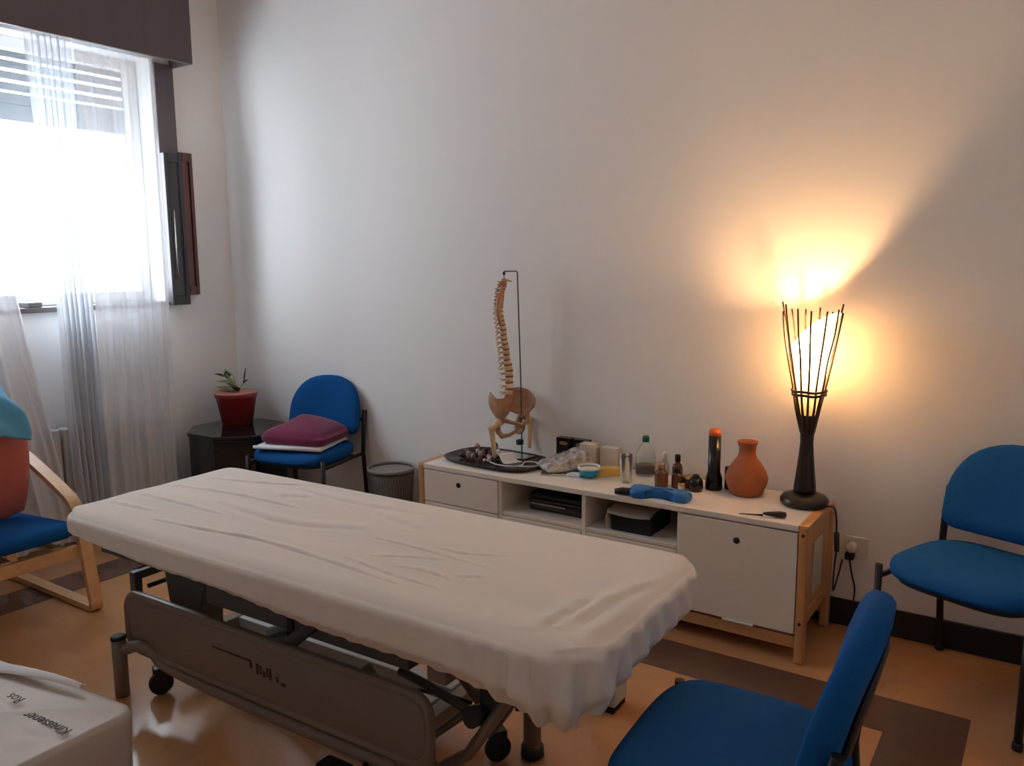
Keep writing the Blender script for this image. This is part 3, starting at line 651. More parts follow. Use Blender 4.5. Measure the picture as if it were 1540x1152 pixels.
# pelvis: origin at top of the sacrum
PZ = 0.285; PX = 0.0
def P3(x, y, z, s): return (PX + s*x, y, PZ + z)
sc_ = MB()
sc_.grid(lambda u, v: (PX+(u-0.5)*2*(0.052*(1-0.75*v)), 0.028+0.030*v-0.018*math.sin(PI*v)*1.0-0.010*math.cos((u-0.5)*PI)*(1-v), PZ+0.004-0.115*v), 10, 12)
sc_.obj('sacrum', BONET, sp, solid=0.018)
for s in (-1, 1):
    hb = MB()
    crest = smooth_path([P3(0.028, 0.055, -0.020, s), P3(0.050, 0.058, 0.015, s), P3(0.095, 0.035, 0.042, s), P3(0.128, -0.015, 0.030, s), P3(0.122, -0.062, -0.008, s), P3(0.108, -0.072, -0.040, s)], 5)
    low = smooth_path([P3(0.036, 0.052, -0.060, s), P3(0.045, 0.048, -0.066, s), P3(0.058, 0.036, -0.072, s), P3(0.072, 0.012, -0.084, s), P3(0.084, -0.026, -0.084, s), P3(0.090, -0.048, -0.074, s)], 5)
    nC = len(crest)-1
    def blade(u, v):
        i = min(int(u*nC+1e-6), nC); c = crest[i]; l = low[i]; q = c.lerp(l, v)
        return q + Vector((s*0.014, 0.010, -0.004))*math.sin(PI*v)
    hb.grid(blade, nC, 8)
    hip = hb.obj('hip_bone', BONET, sp, solid=0.007)
    hb2 = MB()
    hb2.tube([P3(0.088, -0.040, -0.085, s), P3(0.060, -0.066, -0.098, s), P3(0.030, -0.082, -0.108, s), P3(0.006, -0.086, -0.116, s)], [0.013, 0.009, 0.008, 0.011], 8)
    hb2.tube([P3(0.008, -0.084, -0.118, s), P3(0.024, -0.070, -0.142, s), P3(0.046, -0.040, -0.165, s), P3(0.062, -0.008, -0.172, s), P3(0.070, 0.010, -0.150, s), P3(0.080, 0.004, -0.110, s), P3(0.084, -0.010, -0.082, s)], [0.009, 0.008, 0.009, 0.014, 0.014, 0.015, 0.014], 8)
    hb2.obj('pubic_arch', BONET, hip)
    MB().sphere(P3(0.092, -0.020, -0.092, s), 0.023, 12, 8).obj('hip_socket', BONET, hip)
    fm = MB(); fm.sphere(P3(0.106, -0.022, -0.098, s), 0.021, 12, 8)
    fm.tube([P3(0.106, -0.022, -0.098, s), P3(0.128, -0.018, -0.112, s), P3(0.140, -0.014, -0.130, s)], [0.014, 0.013, 0.015], 10)
    fm.sphere(P3(0.146, -0.010, -0.118, s), 0.015, 10, 8)
    fm.tube(smooth_path([P3(0.141, -0.012, -0.125, s), P3(0.138, -0.016, -0.18, s), P3(0.130, -0.022, -0.262, s)], 4), [0.0165]+[0.014-0.0006*k for k in range(8)], 10)
    fm.obj('femur', BONE, sp)
MB().prism([(-0.016, -0.004), (0.016, -0.004), (0.016, 0.004), (-0.016, 0.004)], 0, 0.02, M=T(PX, -0.087, PZ-0.126)).obj('pubic_disc', mat('grey_disc', (0.25, 0.18, 0.15), 0.5), sp, bevel=0.003)

# stones on the tray
rs_ = random.Random(21)
stone_proto = []
for k in range(3):
    mb = MB(); mb.sphere((0,0,0), 1.0, 8, 6); vv = []
    for p in mb.v:
        q = Vector(p); vv.append(tuple(q*(0.85+0.3*rs_.random())))
    mb.v = vv; stone_proto.append(mb)
placed = []; n_st = 0
stone_names = {0: 'purple', 1: 'white', 2: 'brown', 3: 'grey', 4: 'rose'}
first = {}
while n_st < 26:
    x = rs_.uniform(2.00, 2.20); y = rs_.uniform(-0.315, -0.13); r = rs_.uniform(0.011, 0.017)
    if any((x-a)**2+(y-b)**2 < (r+c+0.002)**2 for a, b, c in placed): 
        r = 0.009
        if any((x-a)**2+(y-b)**2 < (r+c+0.002)**2 for a, b, c in placed): continue
    if ((x-2.20)/0.23)**2 + ((y+0.235)/0.14)**2 > 1.0: continue
    placed.append((x, y, r)); ci = rs_.choice([0, 1, 2, 3, 4, 0, 1, 3]); pi = n_st % 3
    if (ci, pi) in first:
        o = first[(ci, pi)].copy(); COL.objects.link(o)
    else:
        o = stone_proto[pi].obj('tumbled_stone', STONES[ci]); first[(ci, pi)] = o
    k = r/1.0; hz = rs_.uniform(0.9, 1.5)
    o.scale = (k, k*0.85, k*hz); o.location = (x, y, ZT+k*hz*1.05+0.001); o.rotation_euler = (0, 0, rs_.uniform(0, 6))
    tag(o, f'polished {stone_names[ci]} stone in the heap on the left of the brown tray', 'stone', f'{stone_names[ci]} stones on the tray'); n_st += 1
# candle-like crystals standing among the stones
for (x, y, h, ci, lab) in ((2.03, -0.16, 0.05, 4, 'rose crystal point standing at the back of the stone heap on the tray'), (2.105, -0.11, 0.055, 0, 'dark purple crystal point standing behind the stone heap on the tray')):
    o = MB().lathe([(0.014, 0), (0.016, h*0.7), (0.001, h)], 6, smooth=False).obj('crystal', STONES[ci]); o.location = (x, y, ZT+0.0005); tag(o, lab, 'crystal')
# white folded strips and looped cord
def strip(name, pts, wv, th, mt, label, cat):
    return tag(band(smooth_path(pts, 6), wv, th).obj(name, mt), label, cat)
strip('folded_leaflet', [(2.19, -0.235, ZT+0.010), (2.225, -0.25, ZT+0.030), (2.262, -0.25, ZT+0.042), (2.300, -0.27, ZT+0.014), (2.33, -0.275, ZT+0.012)], (0.035, 0.075, 0.0), 0.002, WHITECL, 'crumpled white paper leaflet on the brown tray in front of the spine model', 'leaflet')
lp_ = MB().tube(smooth_path([(2.17, -0.275, ZT+0.004), (2.25, -0.320, ZT+0.004), (2.335, -0.315, ZT+0.004), (2.365, -0.27, ZT+0.004), (2.345, -0.21, ZT+0.004), (2.385, -0.19, ZT+0.004), (2.42, -0.215, ZT+0.004), (2.435, -0.265, ZT+0.0075), (2.37, -0.30, ZT+0.004)], 6), 0.0032, 6).obj('looped_string', WHITECL)
tag(lp_, 'thin white cord looped over the right part of the brown tray', 'string')

# patterned plastic bag, dark boxes and magazine right of the tray
mg = thing('magazine', 'dark green magazine lying under the printed plastic bag', 'magazine', (2.575, -0.245, ZC), math.radians(30))
MB().box(-0.10, 0.10, -0.06, 0.06, 0.0, 0.008).obj('cover', MAGAZ, mg, bevel=0.001)
MB().box(-0.098, 0.0995, -0.0605, 0.058, 0.0015, 0.0065).obj('pages', CREAM, mg)
def bagz(x, y):
    return 0.026+0.050*max(0, y+0.02)/0.12 + 0.012*math.sin(58*x+31*y)*math.cos(43*y)+0.010*abs(math.sin(51*y-37*x))
pb = MB().pad(rrect(0.080, 0.112, 0.02, 6), [(0.04, 0.0), (0.95, 0.0), (1.0, 0.006), (0.97, lambda x, y: 0.55*bagz(x,y)), (0.85, lambda x, y: 0.9*bagz(x,y)), (0.65, bagz), (0.45, bagz), (0.25, bagz), (0.04, bagz)]).obj('plastic_bag', PLASTBAG)
pb.location = (2.556, -0.200, ZC+0.0092); pb.rotation_euler = (0, 0, math.radians(-38)); tag(pb, 'crumpled white and grey printed plastic bag right of the tray', 'bag')
for k, (x, lab) in enumerate(((2.475, 'left of the two small dark boxes against the wall behind the printed plastic bag'), (2.565, 'right of the two small dark boxes against the wall behind the printed plastic bag'))):
    t = thing('dark_box', lab, 'box', (x, -0.055, ZC), 0, 'small dark boxes')
    MB().box(-0.040, 0.040, -0.02, 0.02, 0.0, 0.115).obj('carton', DARKBOTTLE, t, bevel=0.002)
    MB().prism([(0.024*math.cos(2*PI*j/20), 0.009*math.sin(2*PI*j/20)) for j in range(20)], 0.0202, 0.0208, M=T(0, 0, 0.09, PI/2)).obj('oval_emblem', mat('tan_print', (0.30, 0.20, 0.11), 0.6), t)
# cream containers, cyan bowl, yellow carton
o = thing('paper_carton', 'cream carton with rounded top, left of the two pale packs behind the cyan bowl', 'carton', (2.632, -0.105, ZC))
MB().prism(rrect(0.042, 0.030, 0.008, 4), 0.0, 0.105).obj('carton_body', CREAM, o, bevel=0.006)
MB().prism(rrect(0.040, 0.028, 0.008, 4), 0.1055, 0.115).obj('carton_lid', CREAM, o, bevel=0.004)
o = thing('paper_carton', 'cream carton standing right of its twin, behind the yellow box', 'carton', (2.733, -0.085, ZC))
MB().box(-0.045, 0.045, -0.028, 0.028, 0.0, 0.098).obj('carton_body', CREAM, o, bevel=0.003)
MB().box(-0.043, 0.043, -0.026, 0.026, 0.0985, 0.104).obj('carton_flap', CREAM, o, bevel=0.002)
o = thing('bowl', 'small cyan plastic bowl in front of the cream cartons', 'bowl', (2.715, -0.262, ZC))
MB().lathe([(0.022, 0.0), (0.042, 0.018), (0.050, 0.045), (0.0475, 0.046), (0.039, 0.020), (0.0, 0.006)], 28).obj('bowl_body', CYAN, o)
MB().lathe([(0.0465, 0.040), (0.0512, 0.040), (0.0512, 0.052), (0.0465, 0.052), (0.0465, 0.040)], 28).obj('bowl_rim', WHITE_TOP, o)
o = MB().box(-0.055, 0.055, -0.024, 0.024, 0, 0.034).obj('yellow_box', YELLOW, bevel=0.002); o.location = (2.765, -0.185, ZC); o.rotation_euler = (0,0,math.radians(42)); tag(o, 'small yellow carton lying right of the cyan bowl', 'box')
o = MB().prism([(-0.03,-0.02),(0.035,-0.012),(0.03,0.03),(-0.025,0.025)], 0, 0.014).obj('white_sachet', WHITECL, bevel=0.004); o.location = (2.652, -0.285, ZC); tag(o, 'small white sachet left of the cyan bowl', 'sachet')
# glass tumblers / tubes
o = thing('drinking_glass', 'tall narrow clear glass standing left of the plastic bottle', 'glass', (2.895, -0.255, ZC))
MB().lathe([(0.0, 0.003), (0.017, 0.003), (0.022, 0.125), (0.0245, 0.125), (0.0195, 0.0), (0.0, 0.0)], 24).obj('glass_body', CLEARPL, o)
o = thing('white_tube', 'slim white tube standing beside the clear glass', 'tube', (2.858, -0.215, ZC))
MB().lathe([(0.012, 0), (0.0135, 0.004), (0.0135, 0.09), (0.011, 0.094), (0.0, 0.094)], 16).obj('tube_body', WHITE_TOP, o)
MB().lathe([(0.014, 0.0945), (0.014, 0.112), (0.0, 0.112)], 16).obj('tube_cap', GREYL, o)
o = thing('plastic_bottle', 'clear plastic bottle with green cap and brown liquid', 'bottle', (2.905, -0.088, ZC))
MB().lathe([(0.001, 0.002), (0.040, 0.002), (0.044, 0.008), (0.044, 0.085), (0.036, 0.112), (0.018, 0.140), (0.013, 0.148), (0.013, 0.158), (0.0118, 0.158), (0.0118, 0.147), (0.034, 0.111), (0.0425, 0.085), (0.0425, 0.009), (0.001, 0.004)], 28).obj('bottle_body', CLEARPL, o)
MB().lathe([(0.0, 0.0055), (0.0405, 0.010), (0.0418, 0.044), (0.0, 0.044)], 28).obj('liquid', TEA, o)
MB().lathe([(0.0, 0.150), (0.0155, 0.150), (0.016, 0.168), (0.012, 0.177), (0.0, 0.178)], 20).obj('cap', GREENCAP, o)
# little brown bottles and gold jar
def dropper(x, y, h, r, label, capm, mt, tilt=0.0):
    t = thing('small_bottle', label, 'bottle', (x, y, ZC), 0, 'small essential oil bottles')
    MB().lathe([(0.0, 0.0), (r*0.95, 0.0), (r, 0.004), (r, h*0.55), (r*0.8, h*0.66), (r*0.42, h*0.72), (r*0.42, h*0.76), (0.0, h*0.76)], 20).obj('bottle_body', mt, t)
    MB().lathe([(0.0, h*0.762), (r*0.55, h*0.762), (r*0.55, h*0.97), (r*0.45, h), (0.0, h)], 16).obj('cap', capm, t)
dropper(3.045, -0.235, 0.105, 0.028, 'squat amber bottle with tan cap behind the blue tool, nearest the plastic bottle', mat('tan_cap', (0.35, 0.19, 0.08), 0.5), AMBERG)
dropper(3.104, -0.205, 0.085, 0.024, 'amber bottle with black cap, second of the small bottles', BLACKP, AMBERG)
dropper(3.080, -0.145, 0.125, 0.022, 'taller amber bottle with dark round cap at the back of the small bottles', BLACKP, AMBERG)
dropper(3.025, -0.155, 0.13, 0.019, 'clear little bottle with white cap behind the squat amber bottle', WHITE_TOP, CLEARPL)
t = thing('jar', 'small amber jar with gold lid between the amber bottles and the dark bottle', 'jar', (3.145, -0.175, ZC))
MB().lathe([(0.0, 0), (0.024, 0), (0.026, 0.004), (0.026, 0.030), (0.0, 0.030)], 22).obj('jar_body', AMBERG, t)
MB().lathe([(0.0, 0.0305), (0.027, 0.0305), (0.027, 0.048), (0.0, 0.048)], 22).obj('lid', GOLD, t)
t = thing('jar', 'tiny pale jar in front of the gold-lidded jar', 'jar', (3.135, -0.232, ZC))
MB().lathe([(0.0, 0), (0.014, 0), (0.015, 0.003), (0.015, 0.020), (0.0, 0.020)], 18).obj('jar_body', CREAM, t)
MB().lathe([(0.0, 0.0205), (0.0155, 0.0205), (0.0155, 0.028), (0.0, 0.028)], 18).obj('lid', GOLD, t)
t = thing('dark_bottle', 'tall straight black bottle with orange cap left of the vase', 'bottle', (3.243, -0.150, ZC))
MB().lathe([(0.0, 0), (0.034, 0), (0.0355, 0.004), (0.034, 0.05), (0.0255, 0.075), (0.0255, 0.228), (0.0, 0.228)], 26).obj('bottle_body', DARKBOTTLE, t)
MB().lathe([(0.0, 0.2285), (0.0255, 0.2285), (0.0255, 0.244), (0.020, 0.256), (0.0, 0.257)], 24).obj('cap', ORANGE, t)
t = thing('dark_jar', 'low black round jar leaning on the dark bottle, left of it', 'jar', (3.19, -0.215, ZC))
MB().lathe([(0.0, 0), (0.026, 0), (0.030, 0.010), (0.029, 0.040), (0.020, 0.056), (0.0, 0.058)], 24).obj('jar_body', DARKBOTTLE, t)
MB().lathe([(0.0, 0.0585), (0.014, 0.0585), (0.013, 0.068), (0.0, 0.069)], 18).obj('lid', BLACKP, t)
t = thing('dark_jar', 'small black jar between the dark bottle and the terracotta vase', 'jar', (3.293, -0.118, ZC))
MB().lathe([(0.0, 0), (0.013, 0), (0.0145, 0.01), (0.0145, 0.075), (0.0, 0.075)], 20).obj('jar_body', DARKBOTTLE, t)
MB().lathe([(0.0, 0.0755), (0.015, 0.0755), (0.014, 0.095), (0.0, 0.096)], 18).obj('lid', mat('brown_lid', (0.10, 0.04, 0.02), 0.4), t)
vz = thing('terracotta_vase', 'round-bellied terracotta vase with narrow neck left of the lamp', 'vase', (3.380, -0.150, ZC))
MB().lathe([(0.0, 0.0), (0.058, 0.0), (0.066, 0.008), (0.082, 0.050), (0.0855, 0.070), (0.078, 0.095), (0.058, 0.128), (0.040, 0.152), (0.033, 0.172), (0.034, 0.195), (0.040, 0.214), (0.041, 0.220), (0.036, 0.221), (0.029, 0.195), (0.028, 0.172), (0.036, 0.150), (0.0, 0.02)], 40).obj('vase_body', TERRA, vz)
# blue tool on a white sheet
ps = MB().pad([(-0.16,-0.045),(0.0,-0.055),(0.15,-0.03),(0.14,0.055),(-0.02,0.06),(-0.14,0.045)], [(0.05,0.0),(1.0,0.0),(1.0,0.0016),(0.05,0.0016)], smooth=False).obj('paper_sheet', WHITECL)
ps.location = (3.125, -0.392, ZC); ps.rotation_euler = (0,0,math.radians(7)); tag(ps, 'white paper sheet lying under the blue massage tool', 'paper')
bt = thing('massage_tool', 'bright blue plastic hand tool with black tip lying on white paper', 'tool', (3.095, -0.395, ZC+0.002), math.radians(8))
prof = [(-0.115,-0.018),(-0.085,-0.052),(-0.04,-0.050),(-0.03,-0.022),(0.06,-0.018),(0.09,-0.045),(0.135,-0.040),(0.138,0.030),(0.08,0.040),(0.03,0.028),(-0.03,0.044),(-0.10,0.052),(-0.118,0.030)]
pts = [(p.x, p.y) for p in smooth_path([(x,y,0) for x,y in prof+[prof[0]]], 4)[:-1]]
MB().pad(pts, [(0.05,0.0),(0.96,0.0),(1.0,0.008),(0.98,0.022),(0.9,0.032),(0.6,0.036),(0.05,0.036)]).obj('tool_body', TOOLBLUE, bt)
MB().prism(rrect(0.045, 0.010, 0.009, 4), 0.0362, 0.040, M=T(0.02, 0.004, 0)).obj('grip_ridge', TOOLBLUE, bt, bevel=0.002)
MB().tube([(-0.10, -0.016, 0.016), (-0.135, -0.026, 0.016), (-0.165, -0.034, 0.014)], [0.014, 0.016, 0.011], 10).obj('tip', BLACKP, bt)
br = thing('brush', 'slim dark brush with thick handle lying in front of the lamp', 'brush', (3.53, -0.415, ZC), math.radians(19))
MB().lathe([(0.0,-0.085),(0.002,-0.085),(0.003,-0.02),(0.0045,0.0)], 10, M=T(0,0,0.006,0,PI/2)).obj('shaft', DARKWROOT, br)
MB().lathe([(0.0045,0.0005),(0.008,0.02),(0.0115,0.05),(0.0125,0.065),(0.010,0.080),(0.0,0.085)], 14, M=T(0,0,0.0128,0,PI/2)).obj('handle', DARKWROOT, br)

# ------------------------------------------------------------------ massage table
TC = (2.680, -1.690); ta = math.radians(1.0); ZTOP = 0.685
mt_ = thing('massage_table', 'electric massage table with grey steel underframe and lowered side panel', 'massage table', (TC[0], TC[1], 0.0015), ta)
def loc(x, y): # room -> table-local
    dx, dy = x-TC[0], y-TC[1]; c, s = math.cos(-ta), math.sin(-ta); return (c*dx-s*dy, s*dx+c*dy)
HX, HY = 0.975, 0.350
MB().pad(rrect(HX-0.035, HY-0.03, 0.10, 8), [(0.02, ZTOP-0.062), (0.99, ZTOP-0.062), (1.0, ZTOP-0.055), (1.0, ZTOP-0.03), (0.98, ZTOP-0.014), (0.02, ZTOP-0.012)]).obj('mattress', mat('beige_vinyl', (0.45, 0.42, 0.38), 0.5), mt_)
up_ = MB()
for y in (-0.25, 0.25): up_.box(-0.86, 0.86, y-0.022, y+0.022, 0.535, 0.588)
for x in (-0.86, -0.30, 0.30, 0.82): up_.box(x, x+0.04, -0.228, 0.228, 0.535, 0.588)
up_.obj('upper_frame', GREYD, mt_, bevel=0.003)
# lower base frame, light grey
for y in (0.10, 0.22): MB().box(-0.78, 0.22, y-0.03, y+0.03, 0.095, 0.150).obj('base_beam', GREYL, mt_, bevel=0.004)
for x in (-0.845, 0.225): MB().box(x, x+0.05, -0.05, 0.30, 0.10, 0.145).obj('base_cross_beam', GREYM, mt_, bevel=0.004)
# middle grey beam seen below the sheet
MB().box(-0.50, 0.34, -0.145, -0.085, 0.392, 0.46).obj('lift_beam', GREYD, mt_, bevel=0.004)
MB().box(-0.12, -0.095, -0.152, -0.08, 0.385, 0.466).obj('beam_clamp', RUBBER, mt_, bevel=0.003)
MB().tube([(-0.11, -0.155, 0.39), (-0.10, -0.16, 0.16)], 0.006, 6).obj('cable', RUBBER, mt_)
# lifting arms
for y in (-0.145, 0.145):
    MB().tube([(-0.55, y, 0.16), (-0.10, y, 0.37), (0.10, y, 0.53)], 0.022, 8).obj('lift_arm', GREYD, mt_)
    MB().tube([(0.42, y, 0.13), (0.18, y, 0.36)], 0.020, 8).obj('lift_arm', GREYM, mt_)
# motor housing near the left end
MB().prism([(-0.82, 0.43), (-0.60, 0.43), (-0.60, 0.39), (-0.635, 0.30), (-0.645, 0.155), (-0.70, 0.155), (-0.80, 0.31)], -0.05, 0.05, M=T(0, -0.03, 0, PI/2)).obj('motor_housing', GREYD, mt_, bevel=0.006)
MB().tube([(-0.72, -0.02, 0.43), (-0.72, -0.02, 0.54)], 0.02, 10).obj('actuator_rod', CHROME, mt_)
# dark bracket at the foot end
bk = MB(); bk.box(-0.915, -0.885, -0.15, -0.12, 0.33, 0.415); bk.box(-0.915, -0.885, -0.12, 0.12, 0.385, 0.415); bk.box(-0.915, -0.885, 0.12, 0.15, 0.33, 0.415); bk.box(-0.885, -0.80, -0.01, 0.02, 0.387, 0.413)
bk.obj('end_bracket', GREYD, mt_, bevel=0.003)
MB().tube([(-0.90, -0.09, 0.345), (-0.90, 0.04, 0.345)], 0.009, 8).obj('bracket_pin', RUBBER, mt_)
# crank at the right
MB().tube([(0.20, -0.02, 0.30), (0.30, -0.02, 0.285), (0.47, -0.02, 0.245)], 0.013, 8).obj('tie_bar', GREYD, mt_)
MB().tube([(0.25, -0.02, 0.075), (0.44, -0.02, 0.245)], 0.012, 8).obj('tie_bar', GREYM, mt_)
MB().tube([(0.22, 0.0, 0.24), (0.36, 0.0, 0.262), (0.44, 0.0, 0.262)], 0.005, 6).obj('release_wire', RUBBER, mt_)
MB().tube([(0.462, -0.04, 0.245), (0.472, 0.02, 0.235)], [0.030, 0.026], 12).obj('pivot_knob', GREYD, mt_)
MB().prism([(0.38, 0.54), (0.66, 0.54), (0.63, 0.40), (0.54, 0.24), (0.49, 0.165), (0.46, 0.165), (0.46, 0.33)], -0.02, 0.02, M=T(0, 0.03, 0, PI/2)).obj('gusset_plate', GREYD, mt_, bevel=0.004)
MB().tube([(0.60, -0.02, 0.36), (0.45, -0.03, 0.13), (0.36, -0.03, 0.06)], 0.028, 10, flat=0.6).obj('base_strut', GREYM, mt_)
px, py = loc(3.174, -1.455)
for yy in (py,):
    MB().tube([(px, yy, 0.035), (px, yy, 0.50)], 0.027, 14).obj('leg_post', GREYM, mt_)
    MB().lathe([(0.030, 0.0), (0.036, 0.006), (0.034, 0.034), (0.028, 0.040)], 16, M=T(px, yy, 0)).obj('rubber_foot', RUBBER, mt_)
MB().box(px-0.03, px+0.03, -py, py-0.03, 0.44, 0.50).obj('leg_cross_bar', GREYM, mt_, bevel=0.004)
MB().box(-0.012, 0.012, -0.006, 0.006, -0.15, 0.15, M=T(px-0.055, py-0.03, 0.30, 0, math.radians(-12))).obj('black_strap', RUBBER, mt_)
# casters
def caster(x, y, rz):
    MM = T(x, y, 0, 0, 0, rz)
    c = MB().lathe([(0.008, -0.013), (0.036, -0.013), (0.040, -0.008), (0.040, 0.008), (0.036, 0.013), (0.008, 0.013)], 22, M=MM @ T(0, 0, 0.040, PI/2)).obj('caster_wheel', RUBBER, mt_)
    MB().box(-0.022, 0.022, -0.019, -0.015, 0.03, 0.10, M=MM).box(-0.022, 0.022, 0.015, 0.019, 0.03, 0.10, M=MM).box(-0.022, 0.022, -0.019, 0.019, 0.088, 0.10, M=MM).obj('caster_fork', BLACKP, c, bevel=0.002)
cx1, cy1 = loc(1.905, -1.85); caster(cx1, cy1, 1.2)
cx2, cy2 = loc(3.10, -1.53); caster(cx2, cy2, 1.0)
caster(cx1, -cy1, 0.5)
# far foot block peeping out under the end of the sheet
fx, fy = loc(3.235, -1.075)
MB().box(fx-0.045, fx+0.045, fy-0.05, fy+0.05, 0.022, 0.13).obj('foot_block', GREYL, mt_, bevel=0.008)
MB().box(fx-0.040, fx+0.040, fy-0.046, fy+0.046, 0.0, 0.0215).obj('rubber_pad', RUBBER, mt_, bevel=0.003)
MB().box(fx-0.025, fx+0.025, fy-0.02, fy+0.02, 0.1305, 0.47).obj('outrigger_post', GREYM, mt_, bevel=0.004)
MB().box(fx-0.022, fx+0.022, fy-0.36, fy-0.0205, 0.43, 0.468).obj('outrigger', GREYM, mt_, bevel=0.004)
# lowered side panel on the near side
sx0, sx1, sy = 1.775, 3.13, -1.865
p0 = loc(sx0, sy); p1 = loc(sx1, sy); pw = (sx1-sx0)/2; pcx = (p0[0]+p1[0])/2; pcy = (p0[1]+p1[1])/2
pan = rrect(pw, 0.112, 0.065, 8); MMp = T(pcx, pcy, 0.255, PI/2, 0, -ta*0.0)
sd = MB().pad(pan, [(0.02, -0.008), (0.985, -0.008), (0.995, -0.004), (1.0, 0.0), (0.995, 0.010), (0.985, 0.012)], M=MMp).obj('side_panel', GREYM, mt_)
inn = [(x*(pw-0.025)/pw, y*(0.112-0.025)/0.112) for x, y in pan]
rim = MB(); n = len(pan)
V = [(x, y, 0.0125) for x, y in [(a*(pw-0.004)/pw, b*(0.108/0.112)) for a, b in pan]] + [(x, y, 0.018) for x, y in [(a*(pw-0.010)/pw, b*(0.102/0.112)) for a, b in pan]] + [(x, y, 0.018) for x, y in [(a*(pw-0.018)/pw, b*(0.094/0.112)) for a, b in pan]] + [(x, y, 0.0125) for x, y in inn]
rim.add(V, [(r*n+k, r*n+(k+1)%n, (r+1)*n+(k+1)%n, (r+1)*n+k) for r in range(3) for k in range(n)], True, M=MMp); rim.obj('panel_rim', GREYM, sd)
# faded print on the panel
pr = MB()
def mark(x0, x1, z0, z1): pr.box(x0, x1, z0, z1, 0.0122, 0.0128, M=MMp)
lx = 2.25-(sx0+sx1)/2
mark(lx, lx+0.185, 0.020, 0.026); mark(lx+0.175, lx+0.187, 0.0, 0.020)
for k, (a, wd_, h0, h1) in enumerate(((0.205, 0.010, -0.012, 0.022), (0.220, 0.008, -0.008, 0.020), (0.233, 0.012, -0.014, 0.004), (0.250, 0.008, -0.010, 0.020), (0.262, 0.010, -0.016, 0.022), (0.292, 0.010, -0.014, 0.004), (0.312, 0.020, -0.020, -0.010))):
    mark(lx+a, lx+a+wd_, h0, h1)
pr.obj('faded_print', INK, sd)
# arm and post at the panel's left end
q = loc(1.80, -1.93)
MB().tube([(q[0], q[1], 0.0), (q[0], q[1], 0.205)], 0.024, 12).obj('end_post', GREYM, mt_)
MB().lathe([(0.026, 0.2055), (0.026, 0.214), (0.020, 0.218), (0.0, 0.218)], 14, M=T(q[0], q[1], 0)).obj('post_cap', RUBBER, mt_)
MB().tube(smooth_path([(q[0]+0.02, q[1]+0.004, 0.170), (q[0]+0.07, q[1]+0.03, 0.185), (q[0]+0.13, q[1]+0.045, 0.170), (q[0]+0.20, q[1]+0.05, 0.135), (q[0]+0.55, q[1]+0.05, 0.12), (q[0]+1.20, q[1]+0.05, 0.12)], 5), 0.021, 10).obj('support_arm', GREYM, mt_)
# foot pedal bar on the near side
MB().tube(smooth_path([(0.22, -0.20, 0.115), (0.27, -0.215, 0.10), (0.36, -0.22, 0.082), (0.44, -0.215, 0.080)], 5), 0.007, 8).obj('pedal_bar', RUBBER, mt_)
MB().prism(rrect(0.05, 0.03, 0.012, 4), 0.07, 0.085, M=T(0.12, -0.215, 0)).obj('pedal', RUBBER, mt_, bevel=0.003)
cx3, cy3 = loc(2.95, -1.80)

# fitted sheet
creases = [[(1.774, -1.805), (2.005, -1.799), (2.237, -1.798)], [(1.739, -1.674), (2.056, -1.627), (2.385, -1.62)], [(2.082, -1.945), (2.319, -1.924), (2.535, -1.898), (2.834, -1.907), (3.084, -1.925)], [(1.777, -1.908), (2.005, -1.895)], [(1.792, -1.542), (1.994, -1.492), (2.187, -1.413)], [(2.793, -1.7), (2.984, -1.702), (3.232, -1.72)], [(2.83, -1.86), (3.025, -1.885), (3.181, -1.89)], [(2.883, -1.816), (2.987, -1.762), (3.083, -1.73)], [(2.991, -1.84), (3.074, -1.82), (3.173, -1.832)], [(2.999, -1.668), (3.096, -1.668), (3.203, -1.618)], [(3.177, -1.808), (3.242, -1.767)], [(2.213, -1.556), (2.323, -1.506)], [(2.639, -1.518), (2.866, -1.561)], [(2.086, -1.703), (2.452, -1.734), (2.732, -1.646)], [(2.2, -1.45), (2.5, -1.47), (2.8, -1.44)]]
endf = [[(3.55, -1.93), (3.563, -1.746), (3.60, -1.55)], [(3.611, -1.96), (3.634, -1.786), (3.675, -1.60)], [(3.50, -1.97), (3.505, -1.85), (3.52, -1.75)]]
lines = []
for ci, c in enumerate(creases + endf):
    if ci >= len(creases): amp, wd = 0.008, 0.020
    elif ci < 5: amp, wd = 0.0062, 0.009
    elif ci < 11: amp, wd = 0.0038, 0.008
    else: amp, wd = 0.0055, 0.022
    P = smooth_path([(*loc(*q), 0) for q in c], 6)
    lines.append((P, amp, wd, min(p.x for p in P)-4*wd, max(p.x for p in P)+4*wd, min(p.y for p in P)-4*wd, max(p.y for p in P)+4*wd))
def wrinkle(x, y):
    z = 0.0
    for P, amp, wd, x0, x1, y0, y1 in lines:
        if x < x0 or x > x1 or y < y0 or y > y1: continue
        best = 1e9; sd_ = 0; tt = 0; n_ = len(P)-1
        for q in range(n_):
            a = P[q]; d = P[q+1]-a; L2 = d.x*d.x+d.y*d.y
            t = max(0.0, min(1.0, ((x-a.x)*d.x+(y-a.y)*d.y)/L2)); ex = x-a.x-t*d.x; ey = y-a.y-t*d.y; dd = ex*ex+ey*ey
            if dd < best: best = dd; sd_ = math.copysign(math.sqrt(dd), ex*d.y-ey*d.x); tt = (q+t)/n_
        s_ = sd_/wd
        if abs(s_) > 4: continue
        e = math.sin(PI*min(1, max(0.0, tt)))**0.5*(0.75+0.25*math.sin(23*tt+x*9))
        z += e*amp*(math.exp(-(s_*0.7)**2) - 1.1*math.exp(-((s_-0.9)*1.4)**2))
    z += 0.0012*math.sin(21*y+3*x)+0.001*math.sin(33*y-4*x+1)
    return z
NP = 440
def outline_at(grow):
    return rrect(HX+grow, HY+grow, 0.13+grow, NP//4-1)
